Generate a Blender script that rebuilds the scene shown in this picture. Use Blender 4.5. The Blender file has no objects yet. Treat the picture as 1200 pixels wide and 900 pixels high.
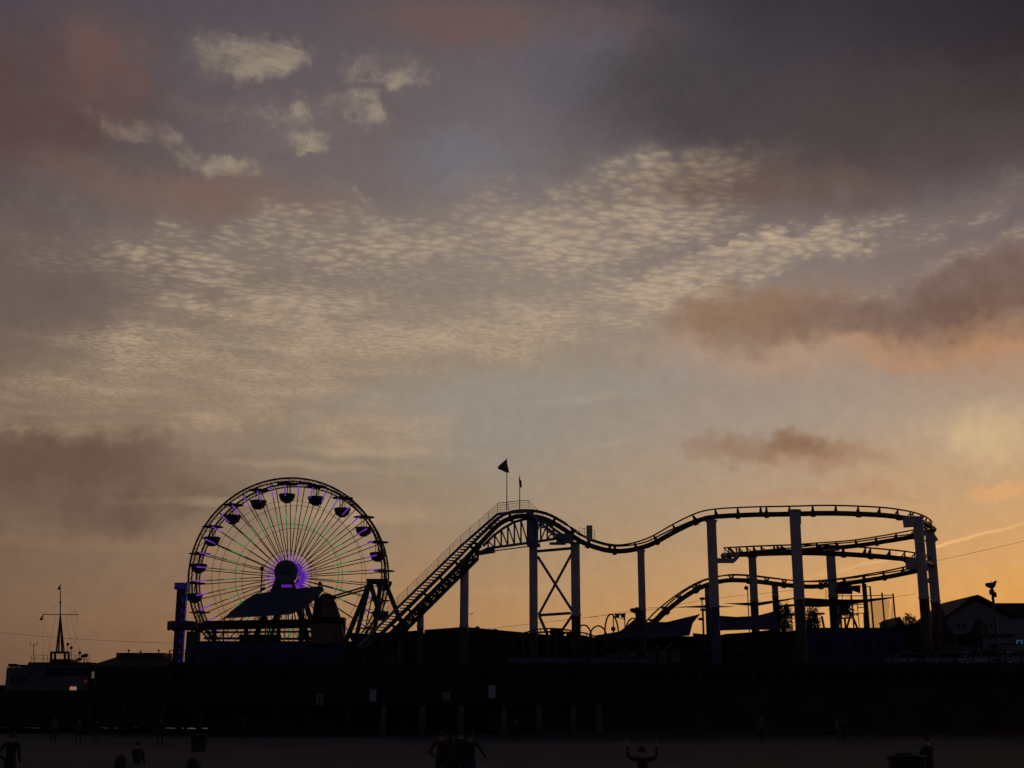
import bpy, bmesh, math, random
from mathutils import Vector, Matrix, Quaternion
R = math.radians
scene = bpy.context.scene
COL = scene.collection
random.seed(7)

# ------------------------------------------------------------------ camera
CAMZ, PITCH, FPX = 2.4, 14.2, 1500.0
cd = bpy.data.cameras.new('camera')
cam = bpy.data.objects.new('camera', cd); COL.objects.link(cam)
cam.location = (0, 0, CAMZ); cam.rotation_euler = (R(90 + PITCH), 0, 0)
cd.sensor_width = 36; cd.lens = 36 * FPX / 1200; cd.clip_start = .1; cd.clip_end = 60000
scene.camera = cam
CT, ST = math.cos(R(PITCH)), math.sin(R(PITCH))
def ray(px, py):
    u = (px - 600) / FPX; v = (450 - py) / FPX
    return Vector((u, CT - v * ST, ST + v * CT))
def P(px, py, Y):                     # a traced point of the photograph at its own distance Y
    d = ray(px, py)
    return Vector((0, 0, CAMZ)) + d * (Y / d.y)
def azel(px, py):
    d = ray(px, py).normalized()
    return math.degrees(math.atan2(d.x, d.y)), math.degrees(math.asin(d.z))

# ------------------------------------------------------------------ view
scene.view_settings.view_transform = 'Standard'
scene.view_settings.look = 'None'
scene.view_settings.exposure = 0; scene.view_settings.gamma = 1
scene.view_settings.use_curve_mapping = False
scene.cycles.max_bounces = 4
scene.cycles.use_denoising = True
scene.cycles.use_adaptive_sampling = True; scene.cycles.adaptive_threshold = .03; scene.cycles.adaptive_min_samples = 6

# ------------------------------------------------------------------ world
def lin(c):
    r = []
    for x in c[:3]:
        x = x / 255
        r.append(x / 12.92 if x <= .04045 else ((x + .055) / 1.055) ** 2.4)
    return (*r, 1)
w = bpy.data.worlds.new('World'); scene.world = w; w.use_nodes = True
w.cycles.sampling_method = 'MANUAL'; w.cycles.sample_map_resolution = 256
nt = w.node_tree; nt.nodes.clear(); L = nt.links.new
def N(t, **k):
    n = nt.nodes.new(t)
    for a, b in k.items(): setattr(n, a, b)
    return n
def sock(s, v):
    if isinstance(v, bpy.types.NodeSocket): L(v, s)
    else: s.default_value = v
def M_(op, a, b=0.0, c=0.0, clamp=False):
    n = N('ShaderNodeMath', operation=op, use_clamp=clamp)
    sock(n.inputs[0], a); sock(n.inputs[1], b)
    if op in ('MULTIPLY_ADD', 'SMOOTH_MIN', 'SMOOTH_MAX', 'COMPARE'): sock(n.inputs[2], c)
    return n.outputs[0]
def MR(v, a, b, c=0.0, d=1.0, kind='SMOOTHSTEP'):
    n = N('ShaderNodeMapRange', interpolation_type=kind)
    sock(n.inputs[0], v); sock(n.inputs[1], a); sock(n.inputs[2], b); sock(n.inputs[3], c); sock(n.inputs[4], d)
    return n.outputs[0]
def MIX(f, a, b):
    n = N('ShaderNodeMix', data_type='RGBA', clamp_factor=True)
    sock(n.inputs[0], f); sock(n.inputs[6], a); sock(n.inputs[7], b)
    return n.outputs[2]
def NOISE(vec, scale, detail=3, rough=.55, out=0, dist=0.0):
    n = N('ShaderNodeTexNoise'); L(vec, n.inputs['Vector'])
    n.inputs['Scale'].default_value = scale; n.inputs['Detail'].default_value = detail
    n.inputs['Roughness'].default_value = rough; n.inputs['Distortion'].default_value = dist
    return n.outputs[out]
def COMB(x, y, z=0.0):
    n = N('ShaderNodeCombineXYZ'); sock(n.inputs[0], x); sock(n.inputs[1], y); sock(n.inputs[2], z); return n.outputs[0]
def SEP(v):
    n = N('ShaderNodeSeparateXYZ'); L(v, n.inputs[0]); return n.outputs
def VM(op, a, b=None):
    n = N('ShaderNodeVectorMath', operation=op); sock(n.inputs[0], a)
    if b is not None:
        if op == 'SCALE': sock(n.inputs[3], b)
        else: sock(n.inputs[1], b)
    return n.outputs[0]
tc = N('ShaderNodeTexCoord').outputs['Generated']
dx, dy, dz = SEP(tc)
D = 57.29578
az = M_('MULTIPLY', M_('ARCTAN2', dx, dy), D)
el = M_('MULTIPLY', M_('ARCSINE', dz), D)
# large soft warp so that cloud edges wander
wn = NOISE(tc, 7.0, 3, .6, out=1)
wx, wy, wz = SEP(wn)
wn2 = NOISE(tc, 30.0, 3, .6, out=1)
vx, vy, vz = SEP(wn2)
azw = M_('ADD', az, M_('ADD', M_('MULTIPLY', M_('SUBTRACT', wx, .5), 9.0), M_('MULTIPLY', M_('SUBTRACT', vx, .5), 2.6)))
elw = M_('ADD', el, M_('ADD', M_('MULTIPLY', M_('SUBTRACT', wy, .5), 3.6), M_('MULTIPLY', M_('SUBTRACT', vy, .5), 1.5)))
pw = COMB(azw, elw)
pl = COMB(M_('ADD', az, M_('MULTIPLY', M_('SUBTRACT', vx, .5), 3.0)), M_('ADD', el, M_('MULTIPLY', M_('SUBTRACT', vy, .5), .7)))   # barely warped, for thin bars
wn3 = NOISE(tc, 80.0, 2, .6, out=1)
pw = VM('ADD', COMB(azw, elw), VM('MULTIPLY', VM('SUBTRACT', wn3, (.5, .5, .5)), (1.6, 1.0, 0)))
# base sky: elevation ramps at five compass bearings
ELS = [0, 4, 8, 12, 16, 20, 25, 31, 45, 90]
COLS = {
 -24: [(98,72,58),(115,90,72),(112,92,78),(108,90,78),(108,92,82),(96,82,80),(82,70,74),(74,66,74),(34,34,42),(24,26,36)],
 -12: [(127,92,66),(145,111,82),(138,116,96),(138,120,103),(126,110,97),(116,103,98),(103,92,94),(84,77,83),(34,34,42),(24,26,36)],
   0: [(170,122,76),(180,137,92),(158,136,111),(149,139,127),(146,132,116),(131,118,112),(111,101,103),(90,82,86),(34,34,42),(24,26,36)],
  12: [(210,148,82),(209,155,96),(184,152,117),(162,145,130),(150,134,124),(122,109,106),(78,70,74),(50,48,56),(34,34,42),(24,26,36)],
  24: [(236,160,70),(226,160,80),(206,161,110),(182,156,128),(148,124,112),(110,97,98),(54,46,49),(34,32,40),(30,30,38),(24,26,36)],
}
elb = M_('ADD', el, M_('MULTIPLY', M_('SUBTRACT', wy, .5), 2.0))
def ramp(cols, els=ELS):
    n = N('ShaderNodeValToRGB'); cr = n.color_ramp; cr.interpolation = 'EASE'
    L(MR(elb, 0, 90, kind='LINEAR'), n.inputs[0])
    while len(cr.elements) < len(els): cr.elements.new(.5)
    for i, e in enumerate(els):
        cr.elements[i].position = e / 90
    for i, e in enumerate(els):
        cr.elements[i].color = lin(cols[i])
    cr.interpolation = 'LINEAR'
    return n.outputs[0]
keys = sorted(COLS)
base = ramp(COLS[keys[0]])
azb = M_('ADD', az, M_('MULTIPLY', M_('SUBTRACT', wx, .5), 5.0))
for a, b in zip(keys, keys[1:]):
    base = MIX(MR(azb, a, b, kind='LINEAR'), base, ramp(COLS[b]))
# the eastern half of the sky, away from the afterglow
east = ramp([(98,92,108),(92,88,104),(86,83,99),(77,76,92),(66,66,82),(56,57,74),(46,47,60),(38,39,50),(28,30,40),(24,26,36)])
base = MIX(MR(M_('ABSOLUTE', az), 34, 105), base, east)
# deep even dusk above the broken cloud
col = base
ROTV = {}
def rotv(vec, ang):                    # the sky coordinates turned by ang degrees, shared between blobs
    if ang == 0: return vec
    key = (id(vec.node), ang)
    if key not in ROTV:
        c_, s_ = math.cos(R(ang)), math.sin(R(ang))
        sx = SEP(vec)
        ROTV[key] = COMB(M_('ADD', M_('MULTIPLY', sx[0], c_), M_('MULTIPLY', sx[1], s_)), M_('SUBTRACT', M_('MULTIPLY', sx[1], c_), M_('MULTIPLY', sx[0], s_)))
    return ROTV[key]
def blob(px, py, rx, ry, ang=0.0, soft=1.5, hard=.25, vec=None):
    a, e = azel(px, py)
    k = 1 / 26.3
    ang = round(ang / 4) * 4 if vec is None else ang
    c_, s_ = math.cos(R(ang)), math.sin(R(ang))
    a, e, sx, sy = a * c_ + e * s_, e * c_ - a * s_, 1 / (rx * k / math.cos(R(e))), 1 / (ry * k)
    n = N('ShaderNodeVectorMath', operation='MULTIPLY_ADD')
    L(rotv(vec if vec is not None else pw, ang), n.inputs[0])
    n.inputs[1].default_value = (sx, sy, 0); n.inputs[2].default_value = (-a * sx, -e * sy, 0)
    ln = N('ShaderNodeVectorMath', operation='LENGTH'); L(n.outputs[0], ln.inputs[0])
    return MR(ln.outputs['Value'], soft, hard)
def paint(c, op, *a, **k):
    global col
    col = MIX(M_('MULTIPLY', blob(*a, **k), op), col, lin(c))
tex = NOISE(tc, 17, 4, .6)          # internal cloud texture
texm = MR(tex, .26, .60, .45, 1.0)
# the broken high cloud lies in a level sheet: its cells shrink towards the horizon
inv = M_('DIVIDE', 1.0, M_('ADD', M_('ABSOLUTE', dz), .03))
cloudP = COMB(M_('MULTIPLY', dx, inv), M_('MULTIPLY', dy, inv))
cw = NOISE(cloudP, 2.6, 2, .5, out=1)
cwf = NOISE(cloudP, 44.0, 3, .65, out=1)
cp2 = VM('ADD', VM('ADD', cloudP, VM('SCALE', cw, .12)), VM('SCALE', cwf, .026))
def PLANE(v, ang, sx, sy):
    c_, s_ = math.cos(R(ang)), math.sin(R(ang)); q = SEP(v)
    return COMB(M_('ADD', M_('MULTIPLY', q[0], c_ * sx), M_('MULTIPLY', q[1], s_ * sx)), M_('SUBTRACT', M_('MULTIPLY', q[1], c_ * sy), M_('MULTIPLY', q[0], s_ * sy)))
cp3 = PLANE(cp2, 18, .75, 1.05)
def VOR(v, scale, rnd):
    n = N('ShaderNodeTexVoronoi', voronoi_dimensions='2D', feature='F1'); L(v, n.inputs['Vector'])
    n.inputs['Scale'].default_value = scale; n.inputs['Randomness'].default_value = rnd; return n.outputs['Distance']
v1 = VOR(cp3, 38.0, 1.0)
v2 = VOR(cp3, 66.0, 1.0)
n1 = NOISE(cp3, 9.0, 6, .72)
nb = NOISE(cp3, 2.7, 3, .55)          # banks
ns = NOISE(tc, 25.0, 6, .62)          # big puffs
def add(a, b): return M_('ADD', a, b)
def mx(a, b): return M_('MAXIMUM', a, b)
def bl(o, *a): return M_('MULTIPLY', blob(*a, soft=1.5, hard=.45), o)
cov = bl(1.0, 600, 280, 270, 62, 6)
for b_ in [(.85, 400, 400, 330, 80, 8), (1.0, 860, 312, 190, 26, 12), (.6, 1070, 322, 130, 12, 16), (.8, 460, 505, 85, 36, 0), (.75, 260, 455, 260, 40, 4),
           (.8, 720, 370, 200, 50, 4), (.6, 90, 495, 150, 20, 0), (.85, 720, 230, 170, 42, 8), (.45, 1120, 245, 90, 22, 16), (.7, 340, 290, 200, 50, 4), (.4, 160, 330, 160, 50, 0)]:
    cov = mx(cov, bl(*b_))
farm = MR(el, 13, 20)
cells = MIXF = add(M_('MULTIPLY', v1, farm), M_('MULTIPLY', v2, M_('SUBTRACT', 1.0, farm)))
# round grains (cell centres) broken up by finer noise and grouped in banks
puff = M_('SUBTRACT', add(add(n1, M_('MULTIPLY', nb, .95)), M_('SUBTRACT', M_('MULTIPLY', cov, .42), .12)), M_('MULTIPLY', cells, .58))
dens = M_('MULTIPLY', MR(puff, .72, 1.38), MR(cov, .05, .6))
veil = M_('MULTIPLY', cov, MR(nb, .28, .66, .25, .72))
warm = MR(el, 9, 20)
col = MIX(veil, col, MIX(warm, lin((172,146,117)), lin((150,134,119))))
col = MIX(M_('MULTIPLY', M_('MULTIPLY', M_('MULTIPLY', dens, MR(nb, .3, .7, .45, 1.0)), .82), MR(el, 10, 17, .6, 1.0)), col, MIX(warm, lin((186,156,124)), lin((191,168,140))))
# separate puffs in the upper left
pc = bl(1.0, 330, 146, 56, 32)
for b_ in [(.85, 285, 64, 54, 24), (1, 400, 138, 40, 24), (1, 165, 155, 50, 14, -8), (.9, 440, 88, 55, 22), (.8, 330, 175, 60, 14), (.9, 235, 188, 75, 14, -12), (.45, 90, 245, 40, 24, -28),
           (.5, 10, 260, 28, 22, -28), (.85, 620, 208, 60, 12), (.65, 345, 230, 60, 12), (.7, 390, 270, 50, 16), (.6, 245, 128, 50, 12)]:
    pc = mx(pc, bl(*b_))
pq = add(add(M_('MULTIPLY', ns, 1.9), -.47), M_('MULTIPLY', M_('SUBTRACT', pc, 1.0), .34))
pd = M_('MULTIPLY', MR(pq, .30, .72), MR(pc, .0, .6))
col = MIX(M_('MULTIPLY', pc, .35), col, lin((118,106,102)))
col = MIX(M_('MULTIPLY', pd, .44), col, MIX(MR(n1, .35, .62), lin((138,122,110)), lin((190,172,142))))
# soft low clouds
def tpaint(c, op, *a, **k):             # a blob eaten into by the cloud texture
    global col
    f = M_('MULTIPLY', blob(*a, **k), texm)
    col = MIX(M_('MULTIPLY', f, op), col, lin(c))
tpaint((90,66,62), .75, 40, 118, 120, 66)
tpaint((108,82,76), .7, 118, 72, 50, 50)
tpaint((110,84,79), .75, 570, 28, 150, 34)
tpaint((94,93,104), .6, 670, 75, 50, 55)
tpaint((112,112,120), .6, 560, 190, 110, 30)
tpaint((66,61,64), .85, 800, 110, 100, 70)
tpaint((74,64,64), .8, 1000, 150, 190, 60, 0)
tpaint((100,78,70), .8, 880, 218, 130, 34, -4)
tpaint((122,97,86), .7, 215, 222, 150, 26, -4)
tpaint((92,82,82), .7, 160, 182, 55, 20)
tpaint((100,84,82), .6, 60, 330, 130, 60)
tpaint((102,80,69), .95, 80, 556, 200, 46, -4, hard=.5)
tpaint((150,143,136), .55, 660, 462, 240, 22, 4)
tpaint((150,141,131), .45, 580, 505, 120, 50, 4)
tpaint((173,143,120), .8, 940, 420, 170, 26, 0)
tpaint((142,111,88), 1.0, 900, 376, 105, 36, 4, hard=.4)
tpaint((180,134,98), .85, 1130, 408, 130, 34, -4)
tpaint((124,100,88), .85, 1020, 378, 90, 26, 0)
tpaint((112,88,78), 1.0, 1150, 350, 120, 46, 4, hard=.5)
tpaint((168,134,108), .95, 940, 546, 105, 16, -4, hard=.4)
tpaint((138,107,84), 1.0, 890, 536, 76, 17, 0, hard=.45)
tpaint((208,178,136), .8, 1170, 505, 60, 34, -4)
tpaint((224,166,110), .8, 1188, 572, 34, 10, 8)
tpaint((178,149,118), .6, 430, 602, 90, 13, 0, vec=pl)
tpaint((178,154,124), .55, 440, 530, 90, 6, 0, vec=pl)
tpaint((178,154,124), .4, 380, 548, 120, 5, -2, vec=pl)
tpaint((176,150,120), .4, 300, 588, 120, 6, 2, vec=pl)
tpaint((150,118,90), .3, 150, 640, 200, 7, 0, vec=pl)
tpaint((184,148,110), .3, 700, 690, 260, 5, 1, vec=pl)
tpaint((206,160,108), .4, 1130, 660, 150, 5, 2, vec=pl)
tpaint((180,136,110), .5, 960, 590, 120, 8, 0)
tpaint((170,154,134), .5, 690, 466, 60, 5, 6, vec=pl)
tpaint((170,154,134), .4, 720, 519, 22, 4, 16, vec=pl)

# contrail, its own thin line
f = M_('MULTIPLY', blob(1085, 643, 170, 2.4, 12.5, soft=1.25, hard=.1, vec=COMB(az, M_('ADD', el, M_('MULTIPLY', M_('SUBTRACT', vy, .5), .35)))), MR(add(az, 0.0), 13, 19, .3, .65))
col = MIX(f, col, lin((246,190,122)))
# a breath of grain in the thin cloud
gr = NOISE(tc, 90, 2, .65)
gm = N('ShaderNodeVectorMath', operation='SCALE'); L(col, gm.inputs[0]); L(MR(gr, .2, .8, .94, 1.06, 'LINEAR'), gm.inputs[3])
SUN_AZ, SUN_EL = 27.0, 1.0
sky = N('ShaderNodeTexSky', sky_type='NISHITA'); sky.sun_disc = False
sky.sun_elevation = R(SUN_EL); sky.sun_rotation = R(SUN_AZ); sky.air_density = 1.5; sky.dust_density = 3
bg1 = N('ShaderNodeBackground'); L(sky.outputs[0], bg1.inputs[0]); bg1.inputs[1].default_value = .004
bg2 = N('ShaderNodeBackground'); L(gm.outputs[0], bg2.inputs[0]); bg2.inputs[1].default_value = 1.0
ad = N('ShaderNodeAddShader'); L(bg1.outputs[0], ad.inputs[0]); L(bg2.outputs[0], ad.inputs[1])
wo = N('ShaderNodeOutputWorld'); L(ad.outputs[0], wo.inputs[0])

sd = bpy.data.lights.new('sun', 'SUN'); sd.energy = .02; sd.angle = R(8); sd.color = (1, .6, .3)
sun = bpy.data.objects.new('sun', sd); COL.objects.link(sun)
sv = Vector((math.sin(R(SUN_AZ)) * math.cos(R(SUN_EL)), math.cos(R(SUN_AZ)) * math.cos(R(SUN_EL)), math.sin(R(SUN_EL))))
sun.rotation_euler = sv.to_track_quat('Z', 'Y').to_euler()

# ------------------------------------------------------------------ materials
MATS = {}
def mat(name, c, rough=.7, var=.25, scale=3.0, metal=0.0, emit=None, es=1.0, kind='noise', c2=None, bump=0.0):
    if name in MATS: return MATS[name]
    m = bpy.data.materials.new(name); m.use_nodes = True
    t = m.node_tree; b = t.nodes['Principled BSDF']
    b.inputs['Roughness'].default_value = rough; b.inputs['Metallic'].default_value = metal
    tcx = t.nodes.new('ShaderNodeTexCoord')
    c = tuple(c)
    d = c2 or tuple(x * (1 - var) for x in c)
    if kind == 'brick':
        n = t.nodes.new('ShaderNodeTexBrick'); n.inputs['Scale'].default_value = scale
        n.inputs['Color1'].default_value = (*c, 1); n.inputs['Color2'].default_value = (*d, 1)
        n.inputs['Mortar'].default_value = tuple(x * .3 for x in c) + (1,)
        n.inputs['Mortar Size'].default_value = .03
        mpx = t.nodes.new('ShaderNodeMapping'); mpx.inputs['Rotation'].default_value = (R(90), 0, 0)
        t.links.new(tcx.outputs['Object'], mpx.inputs[0]); t.links.new(mpx.outputs[0], n.inputs['Vector'])
        t.links.new(n.outputs['Color'], b.inputs['Base Color'])
    else:
        n = t.nodes.new('ShaderNodeTexNoise'); n.inputs['Scale'].default_value = scale; n.inputs['Detail'].default_value = 5
        t.links.new(tcx.outputs['Object'], n.inputs['Vector'])
        r = t.nodes.new('ShaderNodeValToRGB'); r.color_ramp.elements[0].position = .35; r.color_ramp.elements[1].position = .7
        r.color_ramp.elements[0].color = (*d, 1); r.color_ramp.elements[1].color = (*c, 1)
        t.links.new(n.outputs[0], r.inputs[0]); t.links.new(r.outputs[0], b.inputs['Base Color'])
        if bump:
            bp = t.nodes.new('ShaderNodeBump'); bp.inputs['Strength'].default_value = bump; bp.inputs['Distance'].default_value = .05
            t.links.new(n.outputs[0], bp.inputs['Height']); t.links.new(bp.outputs[0], b.inputs['Normal'])
    if emit:
        b.inputs['Emission Color'].default_value = (*emit, 1); b.inputs['Emission Strength'].default_value = es
    MATS[name] = m; return m
STEEL = mat('dark_steel', (.05, .04, .045), .55, .4, 2)
WHEELST = mat('wheel_steel', (.045, .038, .04), .5, .4, 2)
TRACK = mat('track_maroon', (.035, .018, .016), .5, .4, 2)
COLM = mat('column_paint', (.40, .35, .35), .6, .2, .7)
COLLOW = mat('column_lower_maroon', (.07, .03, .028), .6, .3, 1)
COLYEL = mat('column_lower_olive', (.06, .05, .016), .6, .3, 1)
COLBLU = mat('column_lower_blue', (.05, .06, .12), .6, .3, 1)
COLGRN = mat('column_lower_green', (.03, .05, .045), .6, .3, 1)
WALK = mat('walkway_blue_steel', (.14, .16, .24), .5, .3, 2)
RAILG = mat('rail_galvanised', (.12, .11, .12), .5, .3, 2, .3)
WOOD = mat('weathered_timber', (.028, .023, .02), .85, .5, 2, bump=.3)
WOOD2 = mat('pile_timber', (.028, .024, .022), .85, .5, 3, bump=.3)
PILEG = mat('concrete_pile', (.075, .08, .095), .8, .3, 1.5)
BLUEW = mat('deep_blue_wall', (.018, .03, .10), .7, .35, .4)
BLUEW2 = mat('bright_blue_wall', (.02, .06, .26), .7, .3, .4)
DARKW = mat('dark_wall', (.03, .03, .036), .8, .4, .5)
DARKR = mat('dark_roof', (.03, .024, .022), .8, .4, .8)
MAROON = mat('maroon_wall', (.035, .016, .016), .8, .4, .5)
OLIVE = mat('olive_roof', (.045, .038, .022), .8, .4, .8)
GREYW = mat('grey_render_wall', (.10, .105, .115), .8, .3, .5)
WHITEW = mat('white_booth', (.32, .34, .40), .7, .2, .6)
CREAMW = mat('pale_gable_wall', (.19, .175, .20), .75, .2, .5)
GLASSD = mat('dark_window_glass', (.015, .016, .02), .45, .3, 3); GLASSD.node_tree.nodes['Principled BSDF'].inputs['Specular IOR Level'].default_value = .15
CANV = mat('canvas_blue_grey', (.055, .07, .11), .8, .25, .6)
SAILP = mat('purple_shade_cloth', (.075, .05, .11), .8, .25, .6)
SAILD = mat('dark_shade_cloth', (.02, .017, .02), .85, .3, .8)
SHING = mat('brown_shingle', (.19, .12, .09), .8, .35, .9, kind='brick', c2=(.12, .075, .055))
GREENF = mat('dark_green_steel', (.02, .045, .035), .6, .3, 1)
PURPLE = mat('purple_led', (.05, .02, .08), .5, .1, 2, emit=(.26,.045,.78), es=.6)
PURPLEH = mat('purple_hub_led', (.04, .02, .06), .5, .1, 2, emit=(.14,.02,.50), es=.62)
GREEN = mat('green_led', (.02, .06, .03), .5, .1, 2, emit=(.012,.30,.09), es=.6)
BLUEL = mat('blue_led', (.02, .02, .08), .5, .1, 2, emit=(.03, .02, .55), es=.16)
BLUET = mat('blue_cap', (.04, .04, .18), .5, .2, 1, emit=(.02, .02, .28), es=.08)
HUBD = mat('hub_disc', (.10, .13, .14), .6, .3, 1)
HUBT = mat('hub_letters', (.015, .018, .02), .6, .1, 3)
CYAN = mat('cyan_neon', (.02, .1, .12), .5, .1, 3, emit=(.05, .45, .60), es=.13)
REDL = mat('red_lamp', (.1, .01, .01), .5, .1, 3, emit=(.25, .015, .01), es=.3)
LAMPW = mat('lit_lamp', (.3, .25, .2), .5, .1, 3, emit=(.9, .48, .34), es=.28)
SIGNW = mat('white_sign', (.26, .28, .33), .6, .12, 2)
TYRE = mat('tyre_rubber', (.015, .015, .015), .8, .3, 3)
RIM = mat('alloy_rim', (.3, .3, .32), .35, .2, 3, .8)
LEAF = mat('leaf_green', (.035, .045, .018), .8, .5, 3)
BARK = mat('bark_brown', (.05, .038, .028), .9, .4, 3)
FLAGM = mat('flag_dark', (.08, .05, .05), .8, .3, 2)
SKIN = mat('skin', (.30, .18, .13), .6, .15, 8)
HAIRD = mat('dark_hair', (.02, .014, .01), .7, .3, 20)
CLOTHS = [mat('cloth_%s' % n, c, .85, .3, 6) for n, c in [('black', (.015,.015,.017)), ('navy', (.015,.02,.04)), ('maroon', (.05,.012,.015)), ('denim', (.03,.05,.09)), ('grey', (.10,.10,.11)), ('cream', (.35,.32,.28))]]

# ------------------------------------------------------------------ mesh builder
class MB:
    def __init__(s): s.v = []; s.f = []; s.m = []; s.cur = 0
    def face(s, idx): s.f.append(idx); s.m.append(s.cur)
    def add(s, vs, fs):
        b = len(s.v); s.v += [Vector(v) for v in vs]
        for f in fs: s.face([b + i for i in f])
        return s
    def box(s, c, size, rz=0.0):
        c = Vector(c); hx, hy, hz = [x / 2 for x in size]; q = Matrix.Rotation(rz, 3, 'Z')
        vs = [c + q @ Vector((x, y, z)) for z in (-hz, hz) for y in (-hy, hy) for x in (-hx, hx)]
        return s.add(vs, [(0,2,3,1),(4,5,7,6),(0,1,5,4),(2,6,7,3),(0,4,6,2),(1,3,7,5)])
    def tube(s, pts, r, n=6, closed=False, caps=True):
        pts = [Vector(p) for p in pts]; k = len(pts)
        rr = r if isinstance(r, (list, tuple)) else [r] * k
        b = len(s.v); up = None
        for i, p in enumerate(pts):
            if closed: t = pts[(i + 1) % k] - pts[i - 1]
            else: t = pts[min(i + 1, k - 1)] - pts[max(i - 1, 0)]
            t.normalize()
            if up is None:
                a = Vector((0, 0, 1)) if abs(t.z) < .9 else Vector((0, 1, 0))
                up = (a - t * a.dot(t)).normalized()
            else:
                up = (up - t * up.dot(t))
                up = up.normalized() if up.length > 1e-6 else t.orthogonal().normalized()
            sd_ = t.cross(up)
            for j in range(n):
                a = 2 * math.pi * (j + .5) / n
                s.v.append(p + (up * math.cos(a) + sd_ * math.sin(a)) * rr[i])
        for i in range(k if closed else k - 1):
            i2 = (i + 1) % k
            for j in range(n):
                j2 = (j + 1) % n
                s.face([b + i * n + j, b + i * n + j2, b + i2 * n + j2, b + i2 * n + j])
        if caps and not closed:
            s.face([b + j for j in range(n)][::-1]); s.face([b + (k - 1) * n + j for j in range(n)])
        return s
    def beam(s, a, b, wd, ht=None):
        a = Vector(a); b = Vector(b); ht = ht or wd; t = (b - a).normalized()
        u = Vector((0, 0, 1)) if abs(t.z) < .95 else Vector((0, 1, 0))
        sd_ = t.cross(u).normalized(); u = sd_.cross(t)
        vs = [p + sd_ * x * wd / 2 + u * y * ht / 2 for p in (a, b) for x, y in ((-1,-1),(1,-1),(1,1),(-1,1))]
        return s.add(vs, [(0,1,2,3),(7,6,5,4),(0,4,5,1),(1,5,6,2),(2,6,7,3),(3,7,4,0)])
    def prism(s, poly, d):                      # poly of points, extruded by vector d
        n = len(poly); d = Vector(d); poly = [Vector(p) for p in poly]
        return s.add(poly + [p + d for p in poly], [tuple(range(n)), tuple(range(2 * n - 1, n - 1, -1))] + [(i, i + n, (i + 1) % n + n, (i + 1) % n) for i in range(n)])
    def lathe(s, c, prof, n=24):
        c = Vector(c); b = len(s.v)
        for r, z in prof:
            for j in range(n):
                a = 2 * math.pi * j / n; s.v.append(c + Vector((r * math.cos(a), r * math.sin(a), z)))
        for i in range(len(prof) - 1):
            for j in range(n):
                j2 = (j + 1) % n; s.face([b + i * n + j, b + i * n + j2, b + (i + 1) * n + j2, b + (i + 1) * n + j])
        s.face([b + j for j in range(n)][::-1]); s.face([b + (len(prof) - 1) * n + j for j in range(n)])
        return s
    def ball(s, c, r, n=8, sc=(1, 1, 1)):
        c = Vector(c); prof = [(r * math.sin(math.pi * i / n) * 1.0, -r * math.cos(math.pi * i / n)) for i in range(1, n)]
        b = len(s.v); m = n + 2
        for q, z in prof:
            for j in range(m):
                a = 2 * math.pi * j / m; s.v.append(c + Vector((q * math.cos(a) * sc[0], q * math.sin(a) * sc[1], z * sc[2])))
        for i in range(len(prof) - 1):
            for j in range(m):
                j2 = (j + 1) % m; s.face([b + i * m + j, b + i * m + j2, b + (i + 1) * m + j2, b + (i + 1) * m + j])
        s.face([b + j for j in range(m)][::-1]); s.face([b + (len(prof) - 1) * m + j for j in range(m)])
        return s
    def build(s, name, mats, parent=None, smooth=False):
        if not isinstance(mats, (list, tuple)): mats = [mats]
        org = Vector((0, 0, 0)); p = parent
        while p is not None: org += Vector(p.location); p = p.parent
        if parent is None:
            xs = [v.x for v in s.v]; ys = [v.y for v in s.v]; zs = [v.z for v in s.v]
            org = Vector(((min(xs) + max(xs)) / 2, (min(ys) + max(ys)) / 2, min(zs)))
        me = bpy.data.meshes.new(name)
        me.from_pydata([v - org for v in s.v], [], s.f); me.validate()
        for m_ in mats: me.materials.append(m_)
        if len(mats) > 1: me.polygons.foreach_set('material_index', s.m[:len(me.polygons)])
        bm = bmesh.new(); bm.from_mesh(me); bmesh.ops.recalc_face_normals(bm, faces=bm.faces); bm.to_mesh(me); bm.free()
        if smooth: me.shade_smooth()
        o = bpy.data.objects.new(name, me); COL.objects.link(o)
        if parent: o.parent = parent
        else: o.location = org
        return o
def tag(o, label=None, cat=None, group=None, kind=None):
    for k, v in (('label', label), ('category', cat), ('group', group), ('kind', kind)):
        if v: o[k] = v
    return o
def thing(name, loc, label, cat, group=None):
    o = bpy.data.objects.new(name, None); COL.objects.link(o); o.empty_display_size = .3
    o.location = loc; return tag(o, label, cat, group)
def copy_tree(o, parent=None):
    c = o.copy(); COL.objects.link(c)
    if parent: c.parent = parent
    for ch in list(o.children): copy_tree(ch, c)
    return c
def cat_rom(pts, k=6):
    out = []; n = len(pts)
    for i in range(n - 1):
        p0, p1, p2, p3 = pts[max(i - 1, 0)], pts[i], pts[i + 1], pts[min(i + 2, n - 1)]
        for j in range(k):
            t = j / k
            out.append(.5 * ((2 * p1) + (p2 - p0) * t + (2 * p0 - 5 * p1 + 4 * p2 - p3) * t * t + (3 * p1 - p0 - 3 * p2 + p3) * t ** 3))
    out.append(pts[-1]); return out
def resample(pts, step):
    out = [pts[0].copy()]; acc = 0
    for a, b in zip(pts, pts[1:]):
        l = (b - a).length; t = step - acc
        while t <= l:
            out.append(a.lerp(b, t / l)); t += step
        acc = (acc + l) % step
    return out

DECK = 6.5
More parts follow.
